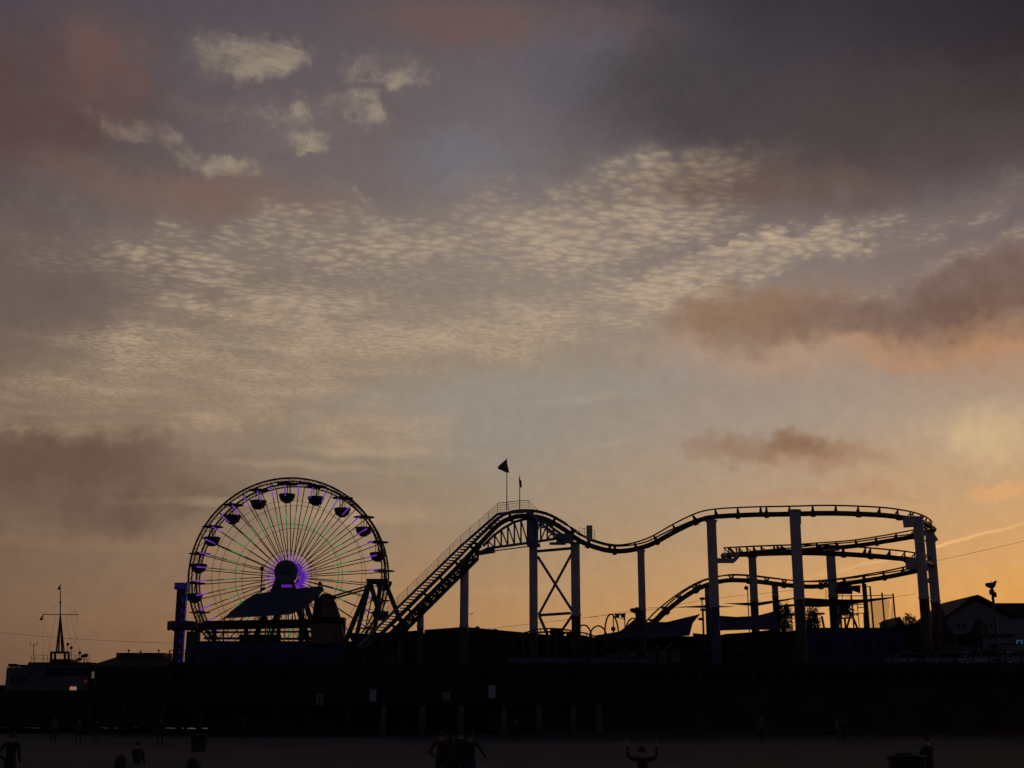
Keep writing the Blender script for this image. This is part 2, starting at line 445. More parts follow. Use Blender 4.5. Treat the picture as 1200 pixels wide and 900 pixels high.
# ------------------------------------------------------------------ ground, sea, pier
def grid_sheet(name, x0, x1, nx, ys, zf, m):
    mb = MB(); n = nx + 1
    for y in ys:
        for i in range(n):
            x = x0 + (x1 - x0) * i / nx; mb.v.append(Vector((x, y, zf(x, y))))
    for j in range(len(ys) - 1):
        for i in range(nx): mb.face([j * n + i, j * n + i + 1, (j + 1) * n + i + 1, (j + 1) * n + i])
    o = mb.build(name, m, smooth=True); return o
SAND = mat('damp_sand', (.025, .030, .039), .95, .35, .6, bump=.6)
def sandz(x, y):
    z = .12 * math.sin(x * .11 + 1) * math.sin(y * .17) + .05 * math.sin(x * .7 + y * .4)
    z *= min(1, max(0, (y + 5) / 20))
    sl = max(0, y - 158); z -= min(4.5, sl * .034)
    return z
ys = [-400, -100, -40] + [i * 1.0 for i in range(-20, 60, 1)] + [60 + i * 3 for i in range(40)] + [190, 240, 300, 420]
tag(grid_sheet('beach', -240, 400, 320, ys, sandz, SAND), kind='structure')
tag(grid_sheet('ground', -9000, 9000, 4, [-9000, 0, 9000, 22000], lambda x, y: -6.0, SAND), kind='structure')
SEA = mat('sea_water', (.006, .009, .013), .4, .3, .5, bump=1.0)
tag(grid_sheet('sea', -12000, 12000, 4, [181, 400, 2000, 30000], lambda x, y: -1.1, SEA), kind='structure')

def pier():
    root = thing('pier', (0, 122, 0), 'long dark timber pier deck on rows of piles carrying the amusement rides', 'pier')
    X0, X1, Y0, Y1 = -32, 120, 122, 182
    MB().prism([(X0, Y0, DECK - .4), (X1, Y0, DECK - .4), (X1, Y1, DECK - .4), (X0 - 15.5, Y1, DECK - .4)], (0, 0, .4)).build('deck', WOOD, root)
    MB().prism([(X0, Y0, 3.4), (X0 - 15.5, Y1, 3.4), (X0 - 15.1, Y1, 3.4), (X0 + .4, Y0, 3.4)], (0, 0, 2.65)).build('end_boarding', WOOD, root)
    m = MB(); x = X0
    m.box(((X0 + X1) / 2, Y0 + .15, DECK - .55), (X1 - X0, .25, .7))
    while x < X1:
        m.box((x, Y0 + .55, DECK - 1.0), (.35, .8, .9)); x += 1.6
    for yy in (128, 140, 155, 170): m.box(((X0 + .6 + X1) / 2, yy, DECK - .75), (X1 - X0, .4, .7))
    m.build('joist', WOOD, root)
    # lower catwalk; dark boards added to close off bright gaps under the deck
    m = MB()
    m.box((-10.5, Y0 + .4, 2.75), (43, .9, .22)); m.box((-10.5, Y0 + .7, 4.4), (43, .12, 3.0)); m.box((-25, 130.5, 3.6), (32, .3, 5.2)); m.box((-14, 126.5, 2.4), (30, .3, 6.6)); m.box((-50, 172.5, 2.6), (90, .3, 5.4))
    m.build('skirt_and_dark_backing', WOOD, root)
    m = MB().box((30, Y0 + 1.2, 3.2), (65, .3, 6.0)); m.box((90, Y0 + 1.2, 3.2), (55, .3, 6.0))
    m.build('closed_boarding', MAROON, root)
    XL = -85; LD = 3.6
    MB().prism([(XL, 130, LD - .4), (X0 - 2.2, 130, LD - .4), (X0 - 15.6, Y1, LD - .4), (XL, Y1, LD - .4)], (0, 0, .4)).build('lower_deck', WOOD, root)
    m = MB().box(((XL + X0 - 2.5) / 2, 129.8, LD + .2), (X0 - 2.5 - XL, .2, .6)).box(((XL + X0 - 2.5) / 2, 130.3, 1.9), (X0 - 2.5 - XL, .3, 2.6)); m.build('boarding', WOOD, root)
    X0 = -75
    # piles
    proto = {}
    k = 0
    for row, yy in enumerate((Y0 + .6, 129, 141, 156, 172)):
        nx = 20 if row else 21
        for i in range(nx):
            xx = X0 + 3 + i * (7.3 if row else 3.95) + random.uniform(-.5, .5)
            if row == 0: xx = X0 + 2 + i * 3.4 + random.uniform(-.3, .3)
            if row >= 3 and i > 16: continue
            g = 'g' if (row == 0 and 14 <= i) else 'w'
            key = g + str(row)
            lean = random.uniform(-.15, .15)
            mm = MB().tube([(xx + lean, yy if xx > X0 + 34 or row else 131, -1.5), (xx, yy if xx > X0 + 34 or row else 131, (DECK if xx > -32 else 3.5) - .5)], .27 if g == 'g' else .22, 8)
            mm.build('pile', WOOD2, root, smooth=True); k += 1
    # pale concrete piles that catch the light on the near face
    for px in (450, 495, 541, 591, 632, 672, 702):
        p = P(px, 830, Y0 - .4)
        MB().tube([(p.x, Y0 - .5, -.8), (p.x, Y0 - .5, 2.6)], .29, 10).build('pile', PILEG, root, smooth=True)
    for i in range(26):
        xa = X0 + 3 + i * 5.6
        if xa < -47: continue
        MB().beam((xa, 129.3, .4), (xa + 5, 129.3, 4.6), .12, .2).build('cross_brace', WOOD2, root); MB().beam((xa, 141.3, 3.8), (xa + 5, 141.3, .2), .12, .2).build('cross_brace', WOOD2, root)
    m = MB()
    X0 = -32
    for zz in (.45, .8, 1.12): m.box(((X0 + X1) / 2, Y0 + .1, DECK + zz), (X1 - X0, .07, .07))
    x = X0
    while x < X1:
        m.box((x, Y0 + .1, DECK + .55), (.1, .12, 1.1)); x += 1.5
    m.build('railing', WOOD, root)
    return root
pier()

# ------------------------------------------------------------------ ferris wheel
def ferris():
    YC = 160.0; YF, YB = 158.0, 162.0
    c = P(339.5, 676, YC); top = P(339.5, 563.4, YC)
    Rr = (top.z - c.z)
    root = thing('ferris_wheel', (c.x, YC, DECK), 'tall ferris wheel with hanging gondolas and purple and green lit spokes', 'ferris wheel')
    RI = .42
    def pt(r, a, y): return Vector((c.x + r * math.sin(a), y, c.z + r * math.cos(a)))
    ph = R(-3.7)
    for y in (YF, YB):
        m = MB()
        m.tube([pt(Rr, i * 2 * math.pi / 160, y) for i in range(160)], .12, 6, closed=True)
        m.tube([pt(Rr - RI, i * 2 * math.pi / 160, y) for i in range(160)], .09, 5, closed=True)
        for i in range(160):
            a0 = i * 2 * math.pi / 160; a1 = (i + .5) * 2 * math.pi / 160; 
            m.tube([pt(Rr, a0, y), pt(Rr - RI, a1, y), pt(Rr, a0 + 2 * math.pi / 160, y)], .05, 4)
        m.build('rim', WHEELST, root)
        for rr_ in (.765, .525, .25):
            MB().tube([pt(Rr * rr_, ph + i * R(9), y) for i in range(40)], .03, 4, closed=True).build('tie_cable', WHEELST, root)
    m = MB()
    for i in range(40):
        a = ph + i * R(9)
        m.tube([pt(Rr - .3, a, YF), pt(Rr - .3, a, YB)], .05, 5)
        m.tube([pt(Rr, a, YF), pt(Rr, a + R(9), YB)], .03, 4)
    m.build('rim_cross_tube', WHEELST, root)
    for i in range(40):
        a = ph + i * R(9)
        for y, yh in ((YF, YC - 1.1), (YB, YC + 1.1)):
            s = MB().tube([pt(1.2, a + (R(2) if y == YF else -R(2)), yh), pt(Rr - .4, a, y)], .058, 5).build('spoke', WHEELST, root)
            if y == YF:
                def lp(t): return pt(1.2, a + R(2), yh).lerp(pt(Rr - .7, a, y), t) + Vector((0, -.07, 0))
                MB().tube([lp(.85), lp(.985)], [.05, .085], 5).build('purple_light', PURPLE, s)
                MB().tube([lp(.46), lp(.55), lp(.64)], [.05, .08, .05], 5).build('green_light', GREEN, s)
                MB().tube([lp(.03), lp(.17)], [.09, .04], 5).build('hub_light', PURPLEH, s)
            else:
                def lp2(t): return pt(1.2, a - R(2), yh).lerp(pt(Rr - .7, a, y), t) + Vector((0, -.07, 0))
                MB().tube([lp2(.0), lp2(.11)], [.10, .04], 5).build('hub_light', PURPLEH, s)
    # hub drum and front disc
    def disc(y0, y1, r, name, m_, par, cx=0, n=40):
        mb = MB(); b = [Vector((c.x + cx + r * math.sin(j * 2 * math.pi / n), y0, c.z + .2 + r * math.cos(j * 2 * math.pi / n))) for j in range(n)]
        mb.prism(b, (0, y1 - y0, 0)); return mb.build(name, m_, par)
    disc(YC - 1.3, YC + 1.3, .7, 'axle', STEEL, root)
    dd = disc(YF - 2.3, YF - 2.05, 1.42, 'hub_disc', HUBD, root, cx=.24)
    for line, dz_ in (('PACIFIC', .38), ('PARK', -.22)):
        fc = bpy.data.curves.new('letters', 'FONT'); fc.body = line; fc.size = .52; fc.align_x = 'CENTER'; fc.extrude = .02
        fo = bpy.data.objects.new('letters', fc); COL.objects.link(fo)
        me = bpy.data.meshes.new_from_object(fo.evaluated_get(bpy.context.evaluated_depsgraph_get()))
        bpy.data.objects.remove(fo)
        me.materials.clear(); me.materials.append(HUBT)
        me.transform(Matrix.Rotation(R(90), 4, 'X'))
        lo = bpy.data.objects.new('lettering', me); COL.objects.link(lo); lo.parent = dd
        lo.location = Vector((c.x + .24, YF - 2.34, c.z + .2 + dz_ - .1)) - Vector(root.location)
    ring = MB(); n = 48
    for j in range(n):
        a0, a1 = j * 2 * math.pi / n, (j + .72) * 2 * math.pi / n
        def q(r, a, y): return Vector((c.x + r * math.sin(a), y, c.z + r * math.cos(a)))
        ring.add([q(.9, a0, YC), q(1.9, a0, YC + .2), q(1.9, a1, YC + .2), q(.9, a1, YC),
                  q(.9, a0, YC + .1), q(1.9, a0, YC + .3), q(1.9, a1, YC + .3), q(.9, a1, YC + .1)],
                 [(0,1,2,3),(7,6,5,4),(0,4,5,1),(1,5,6,2),(2,6,7,3),(3,7,4,0)])
    ring.build('hub_light_ring', PURPLEH, root)
    # support towers each side of the wheel, and the pedestal head
    for y in (YF - 1.5, YB + 1.5):
        for sx in (-1, 1):
            MB().beam((c.x + sx * .5, y, c.z), (c.x + sx * 4.5, y - (1 if y < YC else -1), DECK), .55, .6).build('leg', STEEL, root)
    MB().prism([Vector((c.x - 1.05, YF - 2.0, c.z - .6)), Vector((c.x + .95, YF - 2.0, c.z - .6)), Vector((c.x + 1.6, YF - 2.0, c.z - 3.2)), Vector((c.x - 1.9, YF - 2.0, c.z - 3.2))], (0, .3, 0)).build('pedestal', STEEL, root)
    MB().box((c.x + .4, YF - 2.1, c.z - 1.5), (1.25, .12, .32)).build('lit_panel', PURPLEH, root)
    # gondolas
    g0 = None
    for i in range(20):
        a = ph + i * R(18); p = pt(Rr - .35, a, YC)
        if g0 is None:
            g0 = bpy.data.objects.new('gondola', None); COL.objects.link(g0); g0.parent = root
            g0.location = p - Vector(root.location)
            def rg(z): return Vector((p.x, p.y, p.z + z))
            MB().lathe(rg(0), [(1.35, -.06), (1.3, -.01), (.5, .10), (.12, .2)], 16).build('canopy', STEEL, g0)
            MB().lathe(rg(0), [(.40, -2.45), (.48, -2.42), (.50, -2.28), (.78, -2.2), (.92, -1.85), (1.02, -1.6), (1.06, -1.38), (1.0, -1.34)], 16).build('tub', STEEL, g0)
            m = MB()
            for k in range(4):
                b_ = R(45 + 90 * k); m.tube([rg(-.05) + Vector((.45 * math.cos(b_), .45 * math.sin(b_), 0)), rg(-1.6) + Vector((.45 * math.cos(b_), .45 * math.sin(b_), 0))], .03, 4)
            m.tube([rg(-2.4), rg(.1)], .06, 5); m.tube([rg(0) + Vector((0, -2, 0)), rg(0) + Vector((0, 2, 0))], .07, 5)
            m.build('hanger', STEEL, g0)
        else:
            g = copy_tree(g0, root); g.location = p - Vector(root.location)
    return root
ferris()

# ------------------------------------------------------------------ roller coaster
def coaster():
    root = thing('roller_coaster', (10, 140, DECK), 'steel roller coaster with a stairway lift hill, long dip and stacked helix', 'roller coaster')
    # (px, py, Y, bank)
    pts = [(425,773,141,0),(440,759,141,0),(470,731,141,0),(500,701,141,0),(530,671,141,0),(555,645,141,0),(572,627,141,0),(584,615,141,0),(595,608.5,141,0),(607,605,141,0),
           (622,605,141,0),(638,608,141,0),(652,615,141,0),(664,622.5,141,0),(675,631,140.5,0),(687,637.5,140,0),(700,642,140,0),(712,645,140,0),(726,646,140,0),(745,643.5,140,-4),(765,637,139.5,-6),
           (790,623.5,139,-12),(815,611.5,138,-20),(835,606,137,-26),(875,603.5,135.5,-32),(925,602.5,134.5,-35),(975,601.5,134,-38),(1030,603.5,134.5,-40),(1060,607,136,-44),(1080,611.5,139,-48),
           (1091,617,143,-48),(1093,621,147,-46),(1084,625,151,-42),(1070,629,153.5,-34),(1040,634,155.5,-22),(1000,640,156.5,-18),(962,643,156.5,-18),(925,646,155.5,-24),(880,648.5,153,-34),(856,650,149.5,-42),(848,650.5,146,-46),
           (852,650.5,142.5,-46),(866,650,139,-44),(890,649,136.5,-40),(925,648,135,-38),(950,648,134.5,-38),(1000,650,134.5,-38),(1050,654,136,-42),(1075,657,139,-46),(1089,660,143,-48),(1092,663,147,-46),
           (1084,667,151,-42),(1070,670,153.5,-32),(1040,676,155.5,-18),(1000,682.5,156,-10),(975,685.5,156,-8),(950,687.5,155.5,-8),(925,686,155,-8),(900,683,154,-6),(877,680.5,153,-4),(855,680,152,0),(837,683,151,0),
           (820,689,150,4),(800,701,149,4),(780,717,148,2),(767,730,147,0),(752,746,146,0),(738,758,145,0),(720,766,145,0)]
    vp = [P(a, b, y) for a, b, y, k in pts]; bk = [Vector((k, 0, 0)) for a, b, y, k in pts]
    K = 8
    cv = cat_rom(vp, K); cb = cat_rom(bk, K)
    # arc length resample both
    def frames(step):
        out = []; acc = 0; nxt = 0
        for i in range(len(cv) - 1):
            l = (cv[i + 1] - cv[i]).length
            while nxt <= acc + l:
                t = (nxt - acc) / l
                tg = (cv[min(i + 2, len(cv) - 1)] - cv[max(i - 1, 0)]).normalized()
                out.append((cv[i].lerp(cv[i + 1], t), tg, cb[i].lerp(cb[i + 1], t).x)); nxt += step
            acc += l
        return out
    def fr(p, t, b):
        lat = Vector((t.y, -t.x, 0)).normalized()
        up = lat.cross(t).normalized()
        q = Quaternion(t, R(b)); return q @ lat, q @ up
    F = frames(.6)
    NSEG = 12; per = math.ceil(len(F) / NSEG)
    for sgm in range(NSEG):
        A = F[sgm * per: (sgm + 1) * per + 1]
        if len(A) < 2: continue
        seg = bpy.data.objects.new('track', None); COL.objects.link(seg); seg.parent = root; seg.location = A[0][0] - Vector(root.location)
        rl, rr_, sp, ti = [], [], [], MB()
        for i, (p, t, b) in enumerate(A):
            lat, up = fr(p, t, b)
            rl.append(p + up * .62 - lat * .55); rr_.append(p + up * .62 + lat * .55); sp.append(p)
            if i % 4 == 0:
                for e_ in (rl[-1], rr_[-1]):
                    ti.prism([p + t * .20 + up * .15 - lat * .03, p - t * .20 + up * .15 - lat * .03, e_ - t * .07 - lat * .03, e_ + t * .07 - lat * .03], lat * .06)
                ti.beam(rl[-1] - up * .06, rr_[-1] - up * .06, .1, .1)
            if i % 8 == 0: ti.tube([p - t * .22 - up * .10, p + t * .22 - up * .10], .32, 8)
        MB().tube(rl, .09, 6).build('rail', TRACK, seg); MB().tube(rr_, .09, 6).build('rail', TRACK, seg)
        ti.tube(sp, .28, 8); ti.build('spine', TRACK, seg)
    # columns
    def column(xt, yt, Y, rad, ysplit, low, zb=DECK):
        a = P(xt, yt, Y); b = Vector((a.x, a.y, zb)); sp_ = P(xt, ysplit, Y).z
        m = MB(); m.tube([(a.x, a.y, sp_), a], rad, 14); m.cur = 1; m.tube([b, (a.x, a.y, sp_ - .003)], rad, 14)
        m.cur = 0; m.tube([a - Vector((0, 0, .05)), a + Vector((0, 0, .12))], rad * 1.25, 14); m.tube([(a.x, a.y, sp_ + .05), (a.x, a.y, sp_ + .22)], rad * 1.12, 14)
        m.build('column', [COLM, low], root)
        return a
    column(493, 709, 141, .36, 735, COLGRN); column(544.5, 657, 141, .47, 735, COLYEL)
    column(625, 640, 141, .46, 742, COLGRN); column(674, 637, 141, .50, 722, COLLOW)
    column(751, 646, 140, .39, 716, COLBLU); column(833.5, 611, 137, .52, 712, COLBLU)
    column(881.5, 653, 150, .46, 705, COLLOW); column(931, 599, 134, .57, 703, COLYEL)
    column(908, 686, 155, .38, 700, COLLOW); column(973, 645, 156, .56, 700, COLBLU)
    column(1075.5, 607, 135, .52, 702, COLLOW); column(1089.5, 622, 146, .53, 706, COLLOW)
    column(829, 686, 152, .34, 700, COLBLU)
    # brackets on the helix columns
    def brk(x0, y0, x1, y1, Y, h=.5, wd=.5): MB().beam(P(x0, y0, Y), P(x1, y1, Y), wd, h).build('bracket', COLM, root)
    brk(838, 657, 860, 657, 138, .5); brk(860, 657, 866, 650, 138.6, .4)
    brk(1059, 612, 1073, 611, 135, 1.1, .6); brk(1062, 661, 1077, 661, 135.5, 1.0, .6)
    brk(934, 609, 938, 609, 134, .9, .7); brk(934, 655, 939, 656, 134.3, .9, .7)
    brk(1086, 636, 1097, 630, 146, .7, .5); brk(1086, 681, 1097, 678, 146, .5, .5)
    # braces between the two tall crest columns
    for a, b, wd in [((630,646),(670,642.5),.28),((631,721),(669,718.5),.28),((630,652),(672,718),.26),((671,647),(631,721),.26),((632,722),(642,745),.26),((670,722),(655,744),.26)]:
        MB().tube([P(*a, 141), P(*b, 141)], wd / 2 + .03, 6).build('cross_brace', WALK, root)
    # crest head frame, lattice truss under the crest
    m = MB()
    a = P(624.5, 604, 140.4); b = P(624.5, 640, 140.4); m.beam(a, b, 1.15, 1.0)
    m.beam(P(617.5, 639, 140.4), P(633, 639, 140.4), .9, .35)
    m.build('head_frame', WALK, root)
    bot = [(563,647),(572,642.5),(595,639.5),(617,636.5),(640,633),(660,630)]
    arch = [(566,640),(578,628),(590,619),(602,612),(614,608.5),(626,608),(640,613),(652,622),(664,630)]
    def yon(poly, x):
        for (x0, y0), (x1, y1) in zip(poly, poly[1:]):
            if x0 <= x <= x1: return y0 + (y1 - y0) * (x - x0) / (x1 - x0)
        return poly[-1][1]
    for Y in (139.9, 142.1):
        m = MB()
        for q, r_ in ((bot, .16), (arch, .16), ([(x, y + 4) for x, y in bot[1:4]], .07)):
            for p0, p1 in zip(q, q[1:]): m.tube([P(*p0, Y), P(*p1, Y)], r_, 6)
        xs = [572 + 7.7 * i for i in range(12)]
        for i, x in enumerate(xs):
            if x > 658: break
            m.tube([P(x, yon(arch, x), Y), P(x, yon(bot, x), Y)], .10, 5)
            if i and i < 7: m.tube([P(xs[i - 1], yon(arch, xs[i - 1]), Y), P(x, yon(bot, x), Y)], .08, 5)
            elif i: m.tube([P(x, yon(arch, x), Y), P(xs[i - 1], yon(bot, xs[i - 1]), Y)], .08, 5); 
        m.build('lattice_truss', WALK, root)
    # lift hill support girder under the track
    m = MB()
    g0, g1 = (440, 773), (560, 654)
    n = 17
    for Y in (140.2, 141.8):
        m.tube([P(*g0, Y), P(*g1, Y)], .26, 6); m.tube([P(g0[0], g0[1] - 6, Y), P(g1[0], g1[1] - 6, Y)], .12, 5)
        for i in range(n + 1):
            t = i / n; x = g0[0] + (g1[0] - g0[0]) * t; y = g0[1] + (g1[1] - g0[1]) * t
            m.tube([P(x, y, Y), P(x + 1, y - 13, Y)], .12, 5)
            if i < n: m.tube([P(x, y, Y), P(x + 7, y - 20, Y)], .11, 4)
    for i in range(n + 1):
        t = i / n; x = g0[0] + (g1[0] - g0[0]) * t; y = g0[1] + (g1[1] - g0[1]) * t
        m.tube([P(x, y, 140.2), P(x, y, 141.8)], .07, 5)
    m.beam(P(556, 649, 141), P(580, 645, 141), .8, .45)
    m.build('lift_girder', TRACK, root)
    # maintenance stair
    st = [(420,757.5),(466,712),(500,679),(540,640),(583,602.5),(609,599.3),(620,599.3),(637,616),(656,630)]
    m = MB(); tr = MB()
    for Y in (138.9, 139.8):
        for p0, p1 in zip(st, st[1:]): m.beam(P(*p0, Y), P(*p1, Y), .08, .30)
    m.build('stair_stringer', WALK, root)
    def along(poly, step):
        out = []; 
        for (x0, y0), (x1, y1) in zip(poly, poly[1:]):
            l = math.hypot(x1 - x0, y1 - y0); k = max(1, int(l / step))
            for i in range(k): out.append((x0 + (x1 - x0) * i / k, y0 + (y1 - y0) * i / k))
        out.append(poly[-1]); return out
    for x, y in along(st[:5], 4.6):
        p = P(x + 2.6, y + 4, 139.3); tr.box(p, (.62, .9, .07))
        q = P(x + 5.2, y + 4.2, 140.2); tr.beam(P(x + 3, y + 4, 139.8), q, .10, .10)
    tr.beam(P(583, 602.5, 139.35), P(620, 599.5, 139.35), .9, .1)
    tr.beam(P(424, 763, 139.9), P(583, 609, 139.9), .08, .22)
    for x, y in along(st[6:], 4.6): tr.box(P(x, y + 2, 139.4), (.6, .9, .07))
    tr.build('stair_tread', WALK, root)
    m = MB()
    def rail(poly, h0, h1, n_, Y, r_=.03, post=9):
        for k in range(1, n_ + 1):
            for p0, p1 in zip(poly, poly[1:]):
                m.tube([P(*p0, Y) + Vector((0, 0, h0 * k / n_)), P(*p1, Y) + Vector((0, 0, h0 * k / n_))], r_ if k < n_ else r_ * 1.4, 4)
        for x, y in along(poly, post): m.tube([P(x, y, Y), P(x, y, Y) + Vector((0, 0, h0))], r_ * 1.4, 4)
    rail(st[:5], 1.15, 0, 6, 138.9, .019, 14); rail(st[4:7], 1.2, 0, 5, 138.9, .022, 13); rail(st[6:8], 1.1, 0, 4, 138.9, .02, 9)
    rail(st[4:7], 1.2, 0, 5, 143, .016, 13); rail([(679,630),(697,634)], 1.1, 0, 3, 139, .02, 6)
    m.build('stair_railing', RAILG, root)
    m = MB(); m.beam(P(690.7, 616, 139.2), P(690.7, 633.5, 139.2), .62, .5); m.build('control_box', COLM, root)
    m = MB(); m.beam(P(652, 631, 140.2), P(672, 631, 140.2), 1.2, .95); m.beam(P(644, 637, 140), P(663, 637, 140), 1.0, .2); m.build('motor_platform', WALK, root)
    # loading area columns and machinery at the foot of the lift
    m = MB()
    for x, y0 in ((452, 750), (458, 744), (470, 745)):
        a = P(x, y0, 141); m.beam(a, (a.x, a.y, DECK), .7, .5)
    m.box(P(462, 752, 142), (2.2, 1.5, 1.2))
    m.build('lift_foot_frame', TRACK, root)
    return root
coaster()

def flag(name, px, ytop, ybase, Y, poly, label, fl_label, stripes):
    root = thing(name, P(px, ybase, Y), label, 'flag')
    a = P(px, ytop, Y); b = P(px, ybase, Y)
    MB().tube([(a.x, a.y, b.z), (a.x, a.y, a.z)], [.06, .035], 6).build('pole', RAILG, root)
    m = MB(); pts = [P(x, y, Y) for x, y in poly]
    n = len(pts) // 2                        # pole-side run then fly-side run, same count
    up, lo = pts[:n], pts[n:]
    K = 10
    for j in range(K + 1):
        for i in range(n):
            v = up[i].lerp(lo[i], j / K); v = v + Vector((0, .22 * math.sin(i * 1.9 + j * .35), 0)); m.v.append(v)
    for j in range(K):
        for i in range(n - 1):
            m.cur = (j % 2) if stripes else 0
            m.face([j * n + i, j * n + i + 1, (j + 1) * n + i + 1, (j + 1) * n + i])
    nb_ = len(m.v); fs = list(m.f); ms = list(m.m)
    m.v += [v + Vector((0, .02, 0)) for v in m.v[:nb_]]
    for f_, q in zip(fs, ms): m.f.append([i + nb_ for i in f_][::-1]); m.m.append(q)
    o = m.build('flag_cloth', [mat('flag_red', (.12,.015,.02), .8), mat('flag_pale', (.22,.18,.18), .8)] if stripes else [mat('flag_grey', (.10,.09,.12), .8)], root)
flag('flag', 594, 536.5, 598, 140.5, [(593.3,538),(589.5,541),(586,544.5),(583.2,548), (597,554),(593,554),(587,550.5),(583.6,549.5)],
     'larger striped flag on the taller pole atop the coaster crest', None, True)
flag('flag', 609, 557.5, 597, 139.6, [(608,559.5),(609,560.5),(610,562.5),(611,563.5), (608.3,567),(609.5,570.5),(610.5,572),(611.8,570)],
     'smaller limp flag on the shorter pole atop the coaster crest', None, False)

# ------------------------------------------------------------------ drop tower
def drop_tower():
    Y = 150; a = P(213.7, 690, Y)
    DECK = 3.6
    root = thing('drop_tower', (a.x, Y, DECK), 'slim drop tower ride with blue lit cap left of the ferris wheel', 'ride')
    MB().box((a.x, Y, (a.z + DECK) / 2), (1.0, 1.0, a.z - DECK)).build('mast', mat('tower_maroon', (.06,.03,.05), .6), root)
    m = MB(); zz = DECK + .5
    while zz < a.z - .6:
        m.box((a.x + .28, Y - .56, zz), (.12, .1, .55)); m.box((a.x + .56, Y - .15, zz + .3), (.08, .25, .55)); zz += 1.15
    m.build('blue_light', BLUEL, root)
    t = P(215, 682.5, Y).z
    MB().prism([(a.x - .75, Y - .8, a.z - .1), (a.x + .75, Y - .8, a.z - .1), (a.x + .75, Y + .8, a.z - .1), (a.x - .75, Y + .8, a.z - .1)], (0, 0, t - a.z)).build('cap', BLUET, root)
    g = P(213.7, 733, Y)
    MB().lathe((g.x, Y, g.z), [(.7, -.45), (1.2, -.5), (1.6, -.15), (1.5, .35), (1.0, .5), (.7, .4)], 12).build('seat_carriage', STEEL, root)
    m = MB()
    for k in range(8):
        b = R(45 * k + 10); m.box((g.x + 1.45 * math.cos(b), Y + 1.45 * math.sin(b), g.z + .05), (.45, .45, .8), b); m.ball((g.x + 1.5 * math.cos(b), Y + 1.5 * math.sin(b), g.z - .42), .2, 6)
    m.build('seat', STEEL, root)
    MB().box((a.x, Y, DECK + .5), (2.6, 2.6, 1.0)).build('base', DARKW, root)
drop_tower()

# ------------------------------------------------------------------ platform, canopy, tower
def platform():
    Y = 150; l = P(206, 752, Y); r = P(425, 752, Y)
    root = thing('blue_hall', ((l.x + r.x) / 2, Y, DECK), 'long deep blue flat walled building beneath the ferris wheel', 'building')
    zt = P(230, 753, 146).z
    xl, xr = P(229, 753, 146).x, P(424, 753, 146).x
    MB().box(((xl + xr) / 2, 151, (zt + DECK) / 2), (xr - xl, 10, zt - DECK)).build('wall', BLUEW, root)
    MB().box(((xl + xr) / 2, 151, zt + .08), (xr - xl + .4, 10.4, .15)).build('roof_edge', DARKW, root)
    m = MB()
    for i in range(16):
        x = xl + 1 + i * (xr - xl - 2) / 15; m.box((x, 145.95, (zt + DECK) / 2), (.12, .1, zt - DECK - .2))
    m.build('wall_batten', BLUEW2, root)
    a, b = P(384, 753, 145.9), P(404, 768, 145.9)
    MB().box(((a.x + b.x) / 2, 145.85, (a.z + b.z) / 2), (b.x - a.x, .15, a.z - b.z)).build('bright_panel', BLUEW2, root)
    m = MB()
    for px_ in (345, 262, 300, 420):
        q = P(px_, 790, 145.9); m.box((q.x, 145.85, DECK + 1.1), (1.1, .12, 2.1))
    m.build('door', GLASSD, root)
platform()
def gangway():
    Y = 147
    root = thing('exit_stair', P(226, 790, Y), 'steep covered stair with small hut beside the drop tower', 'stair')
    m = MB(); m.beam(P(222, 780, Y), P(238, 757, Y), 1.2, .3); m.beam(P(222, 771, Y), P(236, 752, Y), .1, .1)
    for i in range(9): m.box(P(222 + i * 1.9, 778 - i * 2.7, Y), (.3, 1.2, .07))
    m.build('flight', BLUEW, root)
    a = P(226, 757, Y); MB().box((a.x, Y, (a.z + DECK) / 2 + .8), (1.3, 1.2, a.z - DECK + 1.6)).build('shaft', GREENF, root)
    b = P(225, 749, Y); MB().box((b.x, Y, b.z), (.6, .8, .9)).build('chimney', GREENF, root)
gangway()
def boarding():
    Y = 151
    root = thing('boarding_pavilion', P(315, 753, Y), 'open beam and post boarding pavilion at the foot of the ferris wheel', 'pavilion')
    m = MB(); m.beam(P(238, 733, 149), P(404, 730, 149), .6, 1.0)
    m.beam(P(240, 741, 149), P(404, 740, 149), .3, .22); m.beam(P(240, 748, 149), P(404, 749, 149), .4, .25)
    m.build('beam', DARKR, root)
    for px_ in (252, 289, 327, 353, 372, 403):
        a = P(px_, 728, 149); b = P(px_, 754, 149); MB().beam(a, (a.x, a.y, b.z), .42).build('post', DARKR, root)
    m = MB(); prev = None
    for i in range(13):
        x = 243 + i * 13.4
        m.tube([P(x, 748, 149.5), P(x + 6.5, 739, 149.5), P(x + 13, 748, 149.5)], .06, 4)
    # arched iron ribs under the shade
    for i in range(10):
        x = 300 + i * 8.2
        m.tube([P(x, 731, 150), P(x + 2, 724 - i * 1.4, 150), P(x + 8, 719 - i * 1.7, 150)], .055, 4)
        m.tube([P(x + 7, 731, 150.4), P(x + 4, 723 - i * 1.2, 150.4), P(x, 720 - i * 1.2, 150.4)], .045, 4)
    for x in (263, 270, 283): m.tube([P(x, 731, 149), P(x, 722, 149)], .06, 4)
    m.build('ironwork', STEEL, root)
    m = MB(); m.box(P(305, 750, 149.6), (4.6, 1.0, 1.2)); m.build('ticket_counter', DARKW, root)
boarding()
